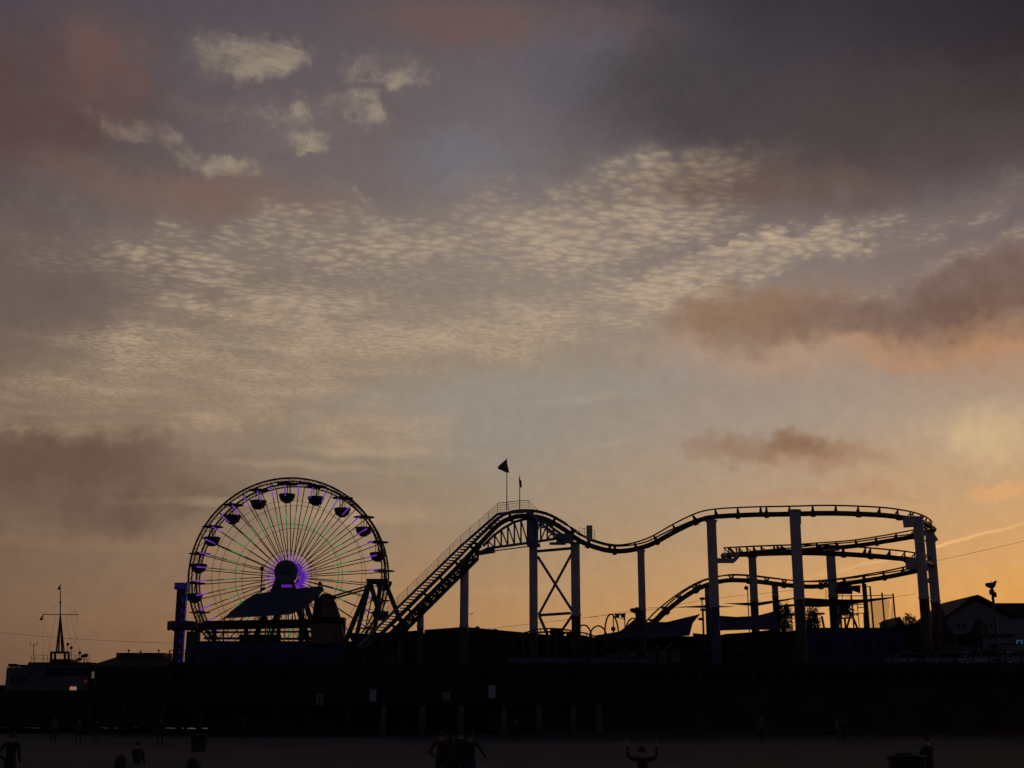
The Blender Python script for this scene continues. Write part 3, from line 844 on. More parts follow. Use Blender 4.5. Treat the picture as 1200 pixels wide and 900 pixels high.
def canopy():
    root = thing('shade_sail', P(315, 730, 148), 'large tilted blue grey canvas shade in front of the ferris wheel hub', 'shade sail')
    near = [(257,725),(285,723.5),(312,722),(340,720),(356,714),(372,700),(381,690)]
    far = [(270,717),(283,707),(297,697),(318,693.5),(340,691),(362,688.5),(378,687)]
    m = MB(); K = 6; n = len(near)
    for j in range(K + 1):
        for i in range(n):
            a = P(*near[i], 146.5); b = P(*far[i], 151.5); v = a.lerp(b, j / K); v.z -= .25 * math.sin(math.pi * j / K); m.v.append(v)
    for j in range(K):
        for i in range(n - 1): m.face([j * n + i, j * n + i + 1, (j + 1) * n + i + 1, (j + 1) * n + i])
    nb_ = len(m.v); fs = list(m.f)
    m.v += [v + Vector((0, 0, .04)) for v in m.v[:nb_]]
    for f_ in fs: m.face([i + nb_ for i in f_][::-1])
    m.build('canvas', CANV, root, smooth=True)
    m = MB()
    for p_, y_, Y in ((263, 724, 146.6), (312, 722, 146.5), (356, 714, 146.5), (373, 688, 151)):
        a = P(p_, y_, Y); m.tube([a, (a.x, a.y, P(p_, 752, Y).z)], .09, 6)
    m.tube([P(379, 692, 149.3), P(373, 687, 149.3), P(375, 684.5, 149.3)], .14, 6); m.ball(P(375, 684, 149.3), .26, 7)
    m.build('mast', STEEL, root)
    root2 = thing('light_pole', P(307, 692, 153), 'thin lamp pole rising beside the ferris wheel hub', 'lamp pole')
    a = P(307, 666, 153); b = P(307, 700, 153)
    MB().tube([a, (a.x, a.y, b.z - 3)], .07, 6).build('pole', STEEL, root2); MB().ball(a, .26, 7).build('lamp_head', STEEL, root2)
    MB().ball(P(308.5, 690, 153), .22, 7).build('lamp_head', STEEL, root2)
canopy()
def shingle_tower():
    Y = 146
    c = P(383, 752, Y)
    root = thing('shingled_tower', (c.x, Y, DECK), 'brown shingled tapering tower with a jutting ledge by the ferris wheel', 'tower')
    def ring(px0, px1, py, n=8):
        a, b = P(px0, py, Y), P(px1, py, Y); r = (b.x - a.x) / 2; cx = (a.x + b.x) / 2
        return [Vector((cx + r * math.cos(R(22.5 + 360 * k / n)) / math.cos(R(22.5)), Y + r * math.sin(R(22.5 + 360 * k / n)), a.z)) for k in range(n)]
    def stack(rings, name, mt):
        m = MB(); n = 8
        for r_ in rings: m.v += r_
        for i in range(len(rings) - 1):
            for j in range(n): m.face([i * n + j, i * n + (j + 1) % n, (i + 1) * n + (j + 1) % n, (i + 1) * n + j])
        m.face(list(range(n))[::-1]); m.face([(len(rings) - 1) * n + j for j in range(n)])
        m.build(name, mt, root)
    stack([ring(366, 404, 755), ring(365, 403, 742), ring(366, 400, 731)], 'lower_wall', SHING)
    stack([ring(362, 404.5, 729.5), ring(362, 404.5, 724)], 'ledge', DARKR)
    stack([ring(366, 399, 724), ring(370, 394, 708), ring(377, 388, 696)], 'upper_wall', SHING)
    m = MB(); m.beam(P(371, 724, 143), P(374, 700, 143), .9, .3); m.beam(P(379, 697, 144.5), P(391, 701, 144.5), .8, .3); m.build('trim', DARKR, root)
shingle_tower()

# ------------------------------------------------------------------ swinging ship ride
def ship_ride():
    Y = 144
    root = thing('swing_ship_ride', P(438, 780, Y), 'green A-frame swinging ship ride at the foot of the lift hill', 'ride')
    m = []
    for a, b, yy in [((433,684),(405,752),142),((434,684),(446,723),142),((446,684),(437,752),146),((452,684),(467,722),146),((467,722),(478,744),146),((433,684),(414,760),147)]:
        A, B = P(*a, yy), P(*b, yy)
        if b[1] > 740: B = A + (B - A) * ((A.z - DECK) / (A.z - B.z))
        MB().beam(A, B, .45, .5).build('leg', GREENF, root)
    MB().beam(P(430, 681.5, 144), P(455, 681.5, 144), .8, .55).build('axle_beam', GREENF, root)
    m = MB(); m.beam(P(430, 687, 144), P(389, 699, 144), .18); m.beam(P(430, 690.5, 144), P(392, 701, 144), .18); m.tube([P(389, 699, 144), P(394, 701, 144)], .2, 5)
    m.tube([P(438, 690, 144), P(429, 732, 144)], .07, 5); m.tube([P(443, 690, 144), P(447, 725, 144)], .07, 5)
    for a, b in [((423,714),(437,702)),((425,714),(436,714)),((417,727),(431,727)),((427,716),(436,735)),((414,737),(432,735)),((411,750),(420,749)),((450,696),(446,716)),((447,706),(456,707))]: m.tube([P(*a, 144), P(*b, 144)], .05, 4)
    m.build('swing_arm', STEEL, root)
    # hull
    m = MB(); st = [(408, 742, .2, .3), (415, 747, .9, .9), (430, 750, 1.3, 1.2), (445, 750, 1.3, 1.2), (458, 746, .9, .9), (464, 738, .2, .3)]
    rings = []
    for x, y, wd, h in st:
        c = P(x, y, 144); rings.append([c + Vector((0, -wd, h * .5)), c + Vector((0, -wd * .7, -h * .4)), c + Vector((0, 0, -h * .8)), c + Vector((0, wd * .7, -h * .4)), c + Vector((0, wd, h * .5))])
    n = 5
    for r_ in rings: m.v += r_
    for i in range(len(rings) - 1):
        for j in range(n - 1): m.face([i * n + j, i * n + j + 1, (i + 1) * n + j + 1, (i + 1) * n + j])
        m.face([i * n, (i + 1) * n, (i + 1) * n + 4, i * n + 4])
    m.build('ship_hull', MAROON, root)
    m = MB(); m.box(P(436, 768, 144), (6, 3, 2.2)); m.build('station', DARKW, root)
ship_ride()

# ------------------------------------------------------------------ buildings on the pier
def bx(m, x0, y0, x1, y1, Y, depth):            # box from a traced front face
    a, b = P(x0, y0, Y), P(x1, y1, Y)
    m.box(((a.x + b.x) / 2, Y + depth / 2, (a.z + b.z) / 2), (abs(b.x - a.x), depth, abs(a.z - b.z))); return m
def to_deck(m, x0, y0, x1, Y, depth):
    a, b = P(x0, y0, Y), P(x1, y0, Y)
    m.box(((a.x + b.x) / 2, Y + depth / 2, (a.z + DECK) / 2), (abs(b.x - a.x), depth, a.z - DECK)); return m
DECK = 3.6
def harbor_office():
    Y = 160
    root = thing('harbor_office', P(56, 800, Y), 'grey flat roofed two storey harbor office under the signal mast', 'building')
    m = MB(); to_deck(m, 33, 777, 105, Y, 9); to_deck(m, 8, 782, 33, Y, 9); m.build('wall', GREYW, root)
    m = MB(); bx(m, 33, 776, 105.5, 778, Y - .3, 9.6); bx(m, 14, 779, 33, 781, Y - .2, 9); m.build('roof', DARKW, root)
    for i in range(11):
        f = bx(MB(), 54 + i * 4.5, 783, 57.2 + i * 4.5, 792, Y - .12, .15).build('window', GLASSD, root)
    for i in range(3): bx(MB(), 13 + i * 6.5, 792, 16 + i * 6.5, 800, Y - .12, .15).build('window', GLASSD, root)
    bx(MB(), 82, 804.5, 89, 809, Y - .15, .16).build('lit_window_or_gap', LAMPW, root)
    bx(MB(), 99, 796.5, 101, 800, Y - .15, .16).build('red_lamp', REDL, root)
    bx(MB(), 75, 785, 80, 788.5, Y - .15, .16).build('window', GREYW, root)
    m = MB()
    for x in (36, 41, 50, 55, 65, 88, 93, 98, 104): a = P(x, 777, Y); m.tube([a, a + Vector((0, 0, .95))], .03, 4)
    for h in (.5, .95): m.tube([P(36, 777, Y) + Vector((0, 0, h)), P(104, 777, Y) + Vector((0, 0, h))], .028, 4)
    m.build('roof_railing', RAILG, root)
    m = MB(); bx(m, 58, 772.5, 82, 777, Y + 1, 3); m.build('roof_house', DARKW, root)
    m = MB()
    for x in (60, 64.5, 76, 80.5): m.beam(P(x, 765, Y + 1), P(x, 773, Y + 1), .22)
    m.beam(P(59, 764.7, Y + 1), P(81.5, 764.7, Y + 1), .25); m.build('mast_stand', DARKW, root)
    t = MB(); a = P(12, 779, Y)
    for i in range(6): t.ball(P(11.5 + i * 1.7, 779.5 + (i % 2) * .6, Y), .22, 5)
    t.build('roof_vent', DARKW, root)
    def aerial(px, y0, y1, kind, lab):
        r = thing('aerial', P(px, y1, Y), lab, 'aerial')
        m = MB(); m.tube([P(px, y1, Y), P(px, y0, Y)], .04, 4)
        if kind == 'fork': 
            m.tube([P(px - 4, y0 + 2, Y), P(px + 4, y0 + 2, Y)], .03, 4); m.tube([P(px - 4, y0 + 2, Y), P(px - 4, y0 - 3, Y)], .03, 4); m.tube([P(px + 4, y0 + 2, Y), P(px + 4, y0 - 3, Y)], .03, 4)
        m.build('rod', STEEL, r)
        if kind == 'dish':
            c = P(px, y0, Y); MB().ball(c, .19, 7, (1, .5, 1)).build('head', STEEL, r)
    aerial(39.5, 754, 777, 'fork', 'forked radio aerial on the left end of the harbor office roof')
    aerial(79.5, 755, 777, 'dish', 'ball topped aerial just right of the signal mast')
    aerial(83.5, 759, 777, 'dish', 'shorter ball topped aerial second right of the signal mast')
    aerial(93.5, 765, 776, 'dish', 'short aerial near the right end of the harbor office roof')
    r = thing('searchlight', P(98, 777, Y), 'pair of chunky searchlights at the right end of the harbor office roof', 'searchlight')
    MB().ball(P(93, 772.5, Y), .25, 7, (1.4, 1, .8)).ball(P(97, 769, Y), .22, 7).build('lamp', STEEL, r)
    m = MB(); m.ball(P(100.5, 768, Y), .26, 7, (1.2, 1, .9)); m.tube([P(98.5, 776, Y), P(100.5, 768, Y), P(102.5, 776, Y)], .05, 4); m.build('tripod', STEEL, r)
harbor_office()
def mast():
    Y = 161
    root = thing('signal_mast', P(70.5, 765, Y), 'tall nautical signal mast with crossbar and pennants on the harbor office', 'mast')
    m = MB(); m.tube([P(70.7, 722, Y), P(70.7, 684, Y)], [.08, .045], 6); m.tube([P(70.7, 707, Y), P(70.7, 705, Y)], .14, 6); m.build('top_mast', STEEL, root)
    m = MB(); m.tube([P(50, 719.8, Y), P(91.5, 720.3, Y)], .05, 5); m.tube([P(50, 719.8, Y), P(49.4, 723, Y)], .05, 4); m.build('yard', STEEL, root)
    for x, dy_ in ((66, -.6), (68.6, .6), (72.6, .6), (75, -.6)):
        MB().tube([P(x, 764.5, Y + dy_), P(70.7, 720, Y)], [.11, .07], 6).build('leg', STEEL, root)
    m = MB()
    for t in (.3, .55, .8):
        m.tube([P(66 + 4.7 * t, 764.5 - 44.5 * t, Y), P(75 - 4.3 * t, 764.5 - 44.5 * t, Y)], .03, 4)
    m.build('rung', STEEL, root)
    m = MB()
    for a, b in [((70.7, 706), (51, 719.5)), ((70.7, 706), (91, 720)), ((51, 720), (59, 763)), ((91, 720), (86, 764)), ((50.5, 720), (51, 775)), ((65, 721), (57, 764)), ((76, 721), (86, 764)), ((82, 721), (96, 770))]:
        m.tube([P(*a, Y), P(*b, Y)], .012, 3)
    m.build('rigging', STEEL, root)
    def pen(p3, lab):
        m = MB(); m.prism([P(x, y, Y) for x, y in p3], (0, .03, 0)); return m.build('pennant', mat('pennant_dark', (.06, .05, .05)), root)
    pen([(69.8, 686), (70.2, 691), (66.8, 691.2), (68.4, 688)], ''); pen([(49.3, 721.5), (50.3, 726.5), (46, 727), (47.4, 724)], '')
mast()
def hip_house():
    Y = 158
    root = thing('hipped_restaurant', P(155, 800, Y), 'low dark restaurant with broad hipped roof and raised flat top', 'building')
    m = MB(); to_deck(m, 108, 783, 212, Y + 1, 10); m.build('wall', DARKW, root)
    a0, a1, b0, b1 = P(105, 780, Y), P(216, 780, Y), P(136, 770, Y + 4), P(192, 770, Y + 4)
    m = MB(); z0, z1 = a0.z, b0.z
    m.add([(a0.x, Y, z0), (a1.x, Y, z0), (a1.x, Y + 12, z0), (a0.x, Y + 12, z0), (b0.x, Y + 4, z1), (b1.x, Y + 4, z1), (b1.x, Y + 8, z1), (b0.x, Y + 8, z1),
           (a0.x, Y, z0 - .35), (a1.x, Y, z0 - .35), (a1.x, Y + 12, z0 - .35), (a0.x, Y + 12, z0 - .35)],
          [(0,1,5,4),(1,2,6,5),(2,3,7,6),(3,0,4,7),(4,5,6,7),(8,11,10,9),(0,8,9,1),(1,9,10,2),(2,10,11,3),(3,11,8,0)])
    m.build('roof', OLIVE, root)
    m = MB(); bx(m, 136.5, 765, 191.5, 771, Y + 3.9, 4.2); m.build('roof_parapet', DARKR, root)
    for x, y0 in ((151, 762), (165, 763.5), (186, 762)):
        MB().tube([P(x, y0, Y + 5), P(x, 766, Y + 5)], .07, 5).ball(P(x, y0, Y + 5), .14, 5).build('chimney', DARKR, root)
    for i in range(9):
        bx(MB(), 113 + i * 9, 787, 118 + i * 9, 794, Y + .85, .16).build('window', GLASSD, root)
    for x in (107.6, 199, 208): bx(MB(), x, 787, x + 2.2, 795, Y + .8, .16).build('lit_window_or_gap', mat('sky_gap_glow', (.2,.17,.15), .2, emit=(.12,.09,.07), es=.5), root)  # panes glow to stand in for sky seen through gaps
hip_house()
r_ = thing('street_lamp', P(138.5, 806, 150), 'single small lit lamp in front of the hipped restaurant', 'lamp')
a = P(137.3, 805.5, 150); MB().tube([(a.x, 150, DECK), a], .05, 5).build('post', STEEL, r_); MB().ball(a, .16, 6).build('lamp_head', LAMPW, r_)

DECK = 6.5
def hall(name, pts, Y, depth, wallm, roofm, label, yl=None):
    root = thing(name, P(sum(p[0] for p in pts) / len(pts), 785, Y), label, 'building')
    l, r = pts[0][0], pts[-1][0]
    poly = [P(x, y, Y) for x, y in pts]; poly = [Vector((p.x, Y, p.z)) for p in poly]
    base_ = [Vector((poly[-1].x, Y, DECK)), Vector((poly[0].x, Y, DECK))]
    MB().prism(poly + base_, (0, depth, 0)).build('wall', wallm, root)
    m = MB()
    for p0, p1 in zip(poly, poly[1:]):
        d = (p1 - p0).normalized() * .004
        m.prism([p0 + Vector((0, -.35, .01)), p1 + Vector((0, -.35, .01)), p1 + Vector((0, -.35, .26)), p0 + Vector((0, -.35, .26))], (0, depth + .7, 0))
    m.build('roof', roofm, root)
    return root
hb = hall('ride_station', [(462.5, 743.5), (494, 741.5), (494.01, 741.5)][:2], 148, 6, DARKW, DARKR, 'small square dark station block right of the lift hill foot')
for i in range(2): bx(MB(), 467 + i * 12, 758, 475 + i * 12, 770, 147.85, .16).build('window', GLASSD, hb)
bx(MB(), 466, 785, 476, 789, 147.8, .16).build('sign_panel', SIGNW, hb)
hb = hall('arcade_hall_or_backdrop', [(497.5, 741), (544, 737.5), (556, 738.5), (640, 746.5), (700, 750)], 146, 12, MAROON, DARKR, 'long maroon arcade hall with shallow pitched roof behind the coaster columns')
for i in range(8): bx(MB(), 503 + i * 15, 762, 512 + i * 15, 774, 145.85, .16).build('window', GLASSD, hb)
for x, y in ((559.5, 736.5), (580.5, 739.5)):
    MB().tube([P(x, y, 147), P(x, y + 6, 147)], .12, 6).ball(P(x, y, 147), .28, 6).ball(P(x + 2, y + 2, 147), .22, 6).build('roof_vent', DARKR, hb)
MB().tube([P(551, 720, 141), P(554.5, 718.5, 141)], .06, 4).build('bird_spike', STEEL, hb)
hall('arcade_hall_or_backdrop', [(700.5, 749), (760, 748), (838, 749)], 145, 10, DARKW, DARKR, 'added dark backdrop closing sky gaps behind the domed white awnings')  # dark backdrop added to block sky showing behind the awnings
hall('arcade_hall_or_backdrop', [(838, 748), (900, 745), (944, 742)], 144, 7, DARKW, DARKR, 'added dark backdrop closing sky gaps left of the bright blue pavilion')  # second added backdrop, blocks the sky left of the pavilion
def booth(x0, x1, ytop, ymid, Y, label, door=None, wallm=GREYW):
    root = thing('game_booth', P((x0 + x1) / 2, 797, Y), label, 'booth')
    to_deck(MB(), x0, ymid, x1, Y, 3).build('counter_wall', mat('booth_lower', (.07, .075, .095)), root)
    bx(MB(), x0 - .3, ytop, x1 + .3, ymid, Y - .25, 3.4).build('fascia', wallm, root)
    bx(MB(), x0 - .8, ytop - 1.2, x1 + .8, ytop - .02, Y - .5, 4).build('roof', DARKW, root)
    n = max(2, int((x1 - x0) / 14))
    for i in range(1, n): x = x0 + (x1 - x0) * i / n; bx(MB(), x - .3, ymid, x + .3, 797, Y - .08, .1).build('post', DARKW, root)
    if door: bx(MB(), door[0], ytop + 4, door[1], 796, Y - .4, .12).build('door', GLASSD, root)
booth(593, 686, 770.5, 783, 132, 'long pale two tone booth with a dark doorway at its right end', (667, 684), mat('booth_blue', (.085, .11, .19), .7))
booth(693, 764, 771, 778.5, 131, 'shorter pale banded booth beside the domed white awnings', None, mat('booth_grey', (.10, .105, .12), .7))
booth(497, 552, 779, 786, 134, 'low dark booth left of the long pale booth', (520, 528), mat('booth_dark', (.04,.042,.05), .7))
booth(230, 420, 783.5, 789, 133, 'long low dark railing booth in front of the blue hall', None, mat('booth_navy', (.02,.025,.045), .7))
# domed white awnings
w0 = None
for i, (x, y) in enumerate([(716, 759), (728, 757), (741, 757), (763, 756), (777, 754.5), (791, 754)]):
    lab = ['leftmost small domed white awning above the booths', 'second domed white awning from the left above the booths', 'third domed white awning, just left of the coaster column', 'fourth domed white awning, just right of the coaster column', 'fifth domed white awning above the booths, next to the last', 'rightmost domed white awning above the booths'][i]
    r = thing('domed_awning', P(x, 772, 136), lab, 'awning', 'domed white awnings above the booths')
    c = P(x, y + 6, 136); m = MB(); K = 9
    prof = [Vector((math.cos(math.pi * k / K) * .58, 0, math.sin(math.pi * k / K) * .62)) for k in range(K + 1)]
    for yy in (0, 2.0): m.v += [c + p_ + Vector((0, yy, 0)) for p_ in prof]
    for k in range(K): m.face([k, k + 1, K + 2 + k, K + 1 + k])
    m.face(list(range(K + 1, 2 * K + 2)))
    m.build('hood', mat('awning_white', (.15, .155, .18), .8), r)
    MB().box(c + Vector((0, .6, -.75)), (1.0, 1.4, 1.3)).build('stand', mat('awning_stand', (.08, .08, .09)), r)

# ------------------------------------------------------------------ shade sails and masts
def sail(poly, Y0, Y1, label, m_, sag=.3, ends=None):
    root = thing('shade_sail', P(poly[0][0], poly[0][1] + 20, Y0), label, 'shade sail')
    n = len(poly); c = (sum(p[0] for p in poly) / n, sum(p[1] for p in poly) / n)
    xs = [p[0] for p in poly]; x0, x1 = min(xs), max(xs)
    m = MB(); pts = []
    for i in range(n):
        a, b = poly[i], poly[(i + 1) % n]
        for k in range(5): t = k / 5; pts.append((a[0] + (b[0] - a[0]) * t, a[1] + (b[1] - a[1]) * t))
    def yy(x, y): return Y0 + (Y1 - Y0) * ((x - x0) / (x1 - x0)) + (y - c[1]) * -.12
    ring = [P(x, y, yy(x, y)) for x, y in pts]; mid = [P(c[0] + (x - c[0]) * .5, c[1] + (y - c[1]) * .5, yy(x, y) * .5 + .5 * (Y0 + Y1) / 2 + sag) for x, y in pts]
    k = len(ring); m.v = ring + mid + [P(c[0], c[1], (Y0 + Y1) / 2 + sag)]
    for i in range(k):
        j = (i + 1) % k; m.face([i, j, k + j, k + i]); m.face([k + i, k + j, 2 * k])
    nv = len(m.v); fs = list(m.f); m.v += [v + Vector((0, .05, .02)) for v in m.v[:nv]]
    for f_ in fs: m.face([q + nv for q in f_][::-1])
    m.build('cloth', m_, root, smooth=True)
    return root
s1 = sail([(697, 745), (714, 742.5), (726, 740), (733, 735), (742, 727), (749, 723), (757, 729), (785, 729), (806, 725), (821, 719.5), (812, 730), (808, 745), (760, 748), (700, 748)], 139, 142, 'large purple shade sail with a raised right corner, left of the thick column', SAILP)
s2 = sail([(836, 721), (862, 723), (886, 722), (909, 716), (913, 738), (880, 738), (842, 739)], 141, 142, 'purple shade sail strung between the helix columns', SAILP)
s3 = sail([(812, 742), (842, 745), (850, 743), (880, 741), (912, 737), (915, 765), (812, 765)], 143, 144, 'lower dark shade cloth hanging under the purple sail', SAILD)
s4 = sail([(790, 711.5), (827, 709.5), (863, 711), (828, 712.5)], 146, 150, 'thin dark shade sail seen edge on beside the thick helix column', SAILD, .05)
s5 = sail([(848, 707.3), (880, 707), (909, 703.5), (940, 700), (908, 706.5), (885, 710.5)], 147, 149, 'thin dark shade sail edge on crossing the slimmer helix columns', SAILD, .05)
s6 = sail([(941, 700.5), (975, 702.5), (1010, 702.5), (1045, 699.7), (1046, 701), (1015, 706), (985, 710), (960, 711.5), (940, 711)], 146, 148, 'wide dark shade sail tapering to the right above the palms', SAILD, .1)
s7 = sail([(914, 709.5), (940, 707), (940, 709.5), (916, 712)], 148, 149, 'short dark scrap of shade sail above the small palm', SAILD, .05)
def cable(name, pts, r, label, cat='cable'):
    p = cat_rom([P(*q) for q in pts], 6); m = MB(); m.tube(p, r, 4)
    return tag(m.build(name, STEEL), label, cat)
cable('cable', [(-30, 739, 150), (60, 746.5, 150), (130, 751, 150), (207, 754, 150)], .022, 'thin sagging cable from the left edge to the drop tower')
cable('cable', [(554, 739, 152), (640, 729, 152), (700, 722, 152), (760, 715, 152), (833, 702, 152), (940, 690, 152), (1020, 674, 150), (1088, 659, 147), (1140, 648, 150), (1230, 627, 155)], .024, 'long thin cable rising rightwards behind the helix and out of frame')
cable('cable', [(690, 724, 145), (760, 712.5, 144), (800, 712, 144), (836, 708, 144)], .02, 'thin stay wire from the loops to the thick helix column')
cable('cable', [(912, 704, 146), (929, 700.5, 145), (940, 699.5, 145)], .02, 'short stay wire holding the edge on sail')
cable('cable', [(1045, 700, 148), (1072, 696, 147)], .022, 'thin stay wire running from the bungee frame to the end column')
def lamp_post(px, ytop, Y, heads, label):
    a = P(px, ytop, Y); root = thing('lamp_pole', (a.x, Y, DECK), label, 'lamp pole')
    MB().tube([(a.x, Y, DECK), a], .06, 6).build('pole', STEEL, root)
    for dx_, dy_, k in heads:
        c = P(px + dx_, ytop + dy_, Y)
        m = MB()
        if k == 'box': m.add([c + Vector(v) for v in [(-.3,-.2,.22),(.3,-.2,.22),(.3,.2,.22),(-.3,.2,.22),(-.16,-.12,-.24),(.16,-.12,-.24),(.16,.12,-.24),(-.16,.12,-.24)]], [(0,1,2,3),(7,6,5,4),(0,4,5,1),(1,5,6,2),(2,6,7,3),(3,7,4,0)]); m.tube([c + Vector((0,0,-.2)), P(px, ytop + dy_ + 4.5, Y)], .04, 4)
        elif k == 'spot': m.ball(c, .26, 7, (1.4, .9, .6)); m.tube([c, P(px, ytop + dy_ + 1, Y)], .04, 4)
        else: m.ball(c, .26, 7)
        m.build('lamp_head', STEEL, root)
lamp_post(732, 720.5, 139, [(-8.5, 1, 'box'), (-2, .8, 'box')], 'slim pole with two box lanterns beside the small loops')
lamp_post(718.6, 722, 139, [(0, 15, 'ball')], 'plain thin post standing inside the tallest small loop')
lamp_post(824, 714.5, 140, [(0, 0, 'spot'), (-2.5, 11, 'spot')], 'short pole with two small spotlights left of the thick column')
lamp_post(876, 690, 151, [(-1.5, -1, 'ball')], 'thin tall pole with a round lamp by the slim helix column')
lamp_post(822.5, 702, 146, [(.5, -.5, 'spot')], 'tall thin pole with one spotlight left of the thick column')
lamp_post(927.6, 720, 143, [(.7, 0, 'spot')], 'low pole with one spotlight left of the olive footed column')
def sculpture():
    Y = 139.3; root = thing('figure_sign', P(747, 740, Y), 'dark lumpy cut-out figure fixed beside the coaster column above the sail', 'sign')
    m = MB(); m.ball(P(741.5, 715, Y), .26, 7, (1.3, .8, .9)); m.ball(P(746.5, 714.5, Y), .3, 7, (1.1, .8, 1)); m.ball(P(747.5, 719, Y), .3, 7, (.9, .8, 1.2))
    m.tube([P(741, 714, Y), P(747, 717, Y), P(748.5, 728, Y), P(748.5, 735, Y)], [.16, .3, .3, .28], 8); m.tube([P(742, 715.5, Y), P(744.5, 718, Y)], .2, 6)
    m.build('cutout', SAILD, root)
sculpture()
# ------------------------------------------------------------------ small coaster and its hoops
def kiddie():
    Y = 137
    root = thing('small_coaster', P(650, 755, Y), 'small low coaster track humping between the tall crossed columns', 'roller coaster')
    p = cat_rom([P(x, y, Y) for x, y in [(596, 748), (608, 743.5), (620, 740), (632, 737.2), (648, 736.5), (664, 738), (676, 740.5), (688, 742.5), (700, 747)]], 5)
    rs = resample(p, .35)
    for dy_ in (-.35, .35): MB().tube([q + Vector((0, dy_, 0)) for q in p], .06, 5).build('rail', TRACK, root)
    MB().tube([q - Vector((0, 0, .35)) for q in p], .11, 6).build('spine', TRACK, root)
    m = MB()
    for i, q in enumerate(rs[::2]):
        m.beam(q + Vector((0, -.35, 0)), q + Vector((0, .35, 0)), .07); m.beam(q, q - Vector((0, 0, .35)), .08)
    m.build('cross_tie', TRACK, root)
    for x in (600, 613, 640, 652, 668, 684, 696):
        q = min(p, key=lambda v: abs(v.x - P(x, 740, Y).x)); MB().tube([q - Vector((0, 0, .3)), (q.x, q.y, DECK)], .11, 6).build('support', TRACK, root)
    m = MB(); m.box(P(652.5, 741.5, Y + 1), (1.4, 1, .9)); m.ball(P(652.5, 745, Y + 1), .5, 7); m.beam(P(644, 740, Y + 1), P(650, 748, Y + 1), .2); m.beam(P(663, 740, Y + 1), P(656, 748, Y + 1), .2); m.ball(P(668, 744, Y), .4, 6); m.build('drive_unit', TRACK, root)
kiddie()
def hoop(px, w_, ytop, ybase, Y, lean, label):
    root = thing('hoop_arch', P(px, ybase, Y), label, 'arch', 'round hoop arches beside the small coaster')
    pts = [P(px + w_ * math.cos(math.pi * t / 24) + lean * math.sin(math.pi * t / 24), ybase - (ybase - ytop) * math.sin(math.pi * t / 24), Y + .5 * math.cos(math.pi * t / 24)) for t in range(25)]
    a, b = Vector((pts[0].x, pts[0].y, pts[0].z)), pts[-1]
    pts = [Vector((a.x, a.y, DECK))] + pts + [Vector((b.x, b.y, DECK))]
    MB().tube(pts, .085, 6).build('hoop', TRACK, root)
hoop(684, 9, 732.5, 747, 137, 0, 'leftmost low hoop arch, partly behind the crossed column'); hoop(701, 10, 733.5, 748, 138, 0, 'wide low hoop arch left of the tallest hoop')
hoop(717, 8, 719.8, 744, 137.5, -1, 'tallest narrow hoop arch beside the box lanterns'); hoop(741, 8.5, 724.5, 742, 138, 1, 'slanted hoop arch partly hidden by the purple sail')

# ------------------------------------------------------------------ trees
def tree(name, px, ytop, ybot, wpx, Y, label, seed, palm=False, n=900, tall=False):
    rnd = random.Random(seed); a = P(px, ytop, Y); c = P(px, (ytop + ybot) / 2, Y)
    root = thing(name, (a.x, Y, DECK if not tall else 0), label, 'tree' if not palm else 'palm tree')
    wr = wpx / 2 * Y / 1500; hr = (ybot - ytop) / 2 * Y / 1500
    top = c + Vector((0, 0, -hr * .3))
    m = MB(); m.tube([(a.x + .1, Y, DECK), (a.x - .1, Y, (DECK + top.z) / 2), top], [.22, .16, .1], 7)
    if not palm:
        for k in range(5):
            b = 2 * math.pi * k / 5; m.tube([top - Vector((0, 0, .3)), top + Vector((math.cos(b) * wr * .6, math.sin(b) * wr * .6, hr * .5))], [.08, .03], 4)
    m.build('trunk', BARK, root)
    m = MB()
    if palm:
        for k in range(26):
            b = rnd.uniform(0, 6.28); el_ = rnd.uniform(-.3, 1.1); ln_ = rnd.uniform(.7, 1.1) * wr * 1.1
            pts = []
            for t in range(7):
                u = t / 6; r_ = ln_ * u * math.cos(el_ * (1 - u * .5)); pts.append(top + Vector((math.cos(b) * r_, math.sin(b) * r_, math.sin(el_) * ln_ * u - 1.1 * hr * u * u + hr * .5)))
            for p0, p1 in zip(pts, pts[1:]):
                for q in range(4):
                    s_ = p0.lerp(p1, q / 4)
                    for sd_ in (-1, 1):
                        e_ = s_ + Vector((-math.sin(b) * sd_ * .25, math.cos(b) * sd_ * .25, -.22 + rnd.uniform(-.08, .08)))
                        m.add([s_, s_ + (p1 - p0) * .1, e_], [(0, 1, 2)])
            m.tube(pts, .018, 3)
    else:
        cl = [(rnd.gauss(0, .45) * wr, rnd.gauss(0, .45) * wr, rnd.uniform(-.9, .8) * hr) for _ in range(34)]
        for _ in range(n * 3):
            q = rnd.choice(cl); p = c + Vector((q[0] + rnd.gauss(0, .13) * wr * 1.6, q[1] + rnd.gauss(0, .2) * wr, q[2] + rnd.gauss(0, .16) * hr * 1.3))
            s_ = rnd.uniform(.07, .15); d1 = Vector((rnd.uniform(-1, 1), rnd.uniform(-1, 1), rnd.uniform(-1, 1))).normalized() * s_; d2 = d1.orthogonal().normalized() * s_ * .6
            m.add([p - d1, p + d2, p + d1, p - d2], [(0, 1, 2, 3)])
    m.build('crown', LEAF, root)
tree('tree', 950, 711, 745, 22, 150, 'dark bushy tree under the left end of the wide sail', 1)
tree('tree', 919, 706, 742, 14, 149, 'narrow weeping tree left of the olive footed column', 2, n=900)
tree('tree', 985, 708, 722, 24, 151, 'small ragged tree just right of the blue footed helix column', 3, n=500)
tree('tree', 1065, 721, 742, 14, 148, 'small round tree left of the two end columns', 4, n=500)
tree('tree', 1100, 714, 742, 14, 150, 'thin spiky shrub against the end column', 5, n=350)
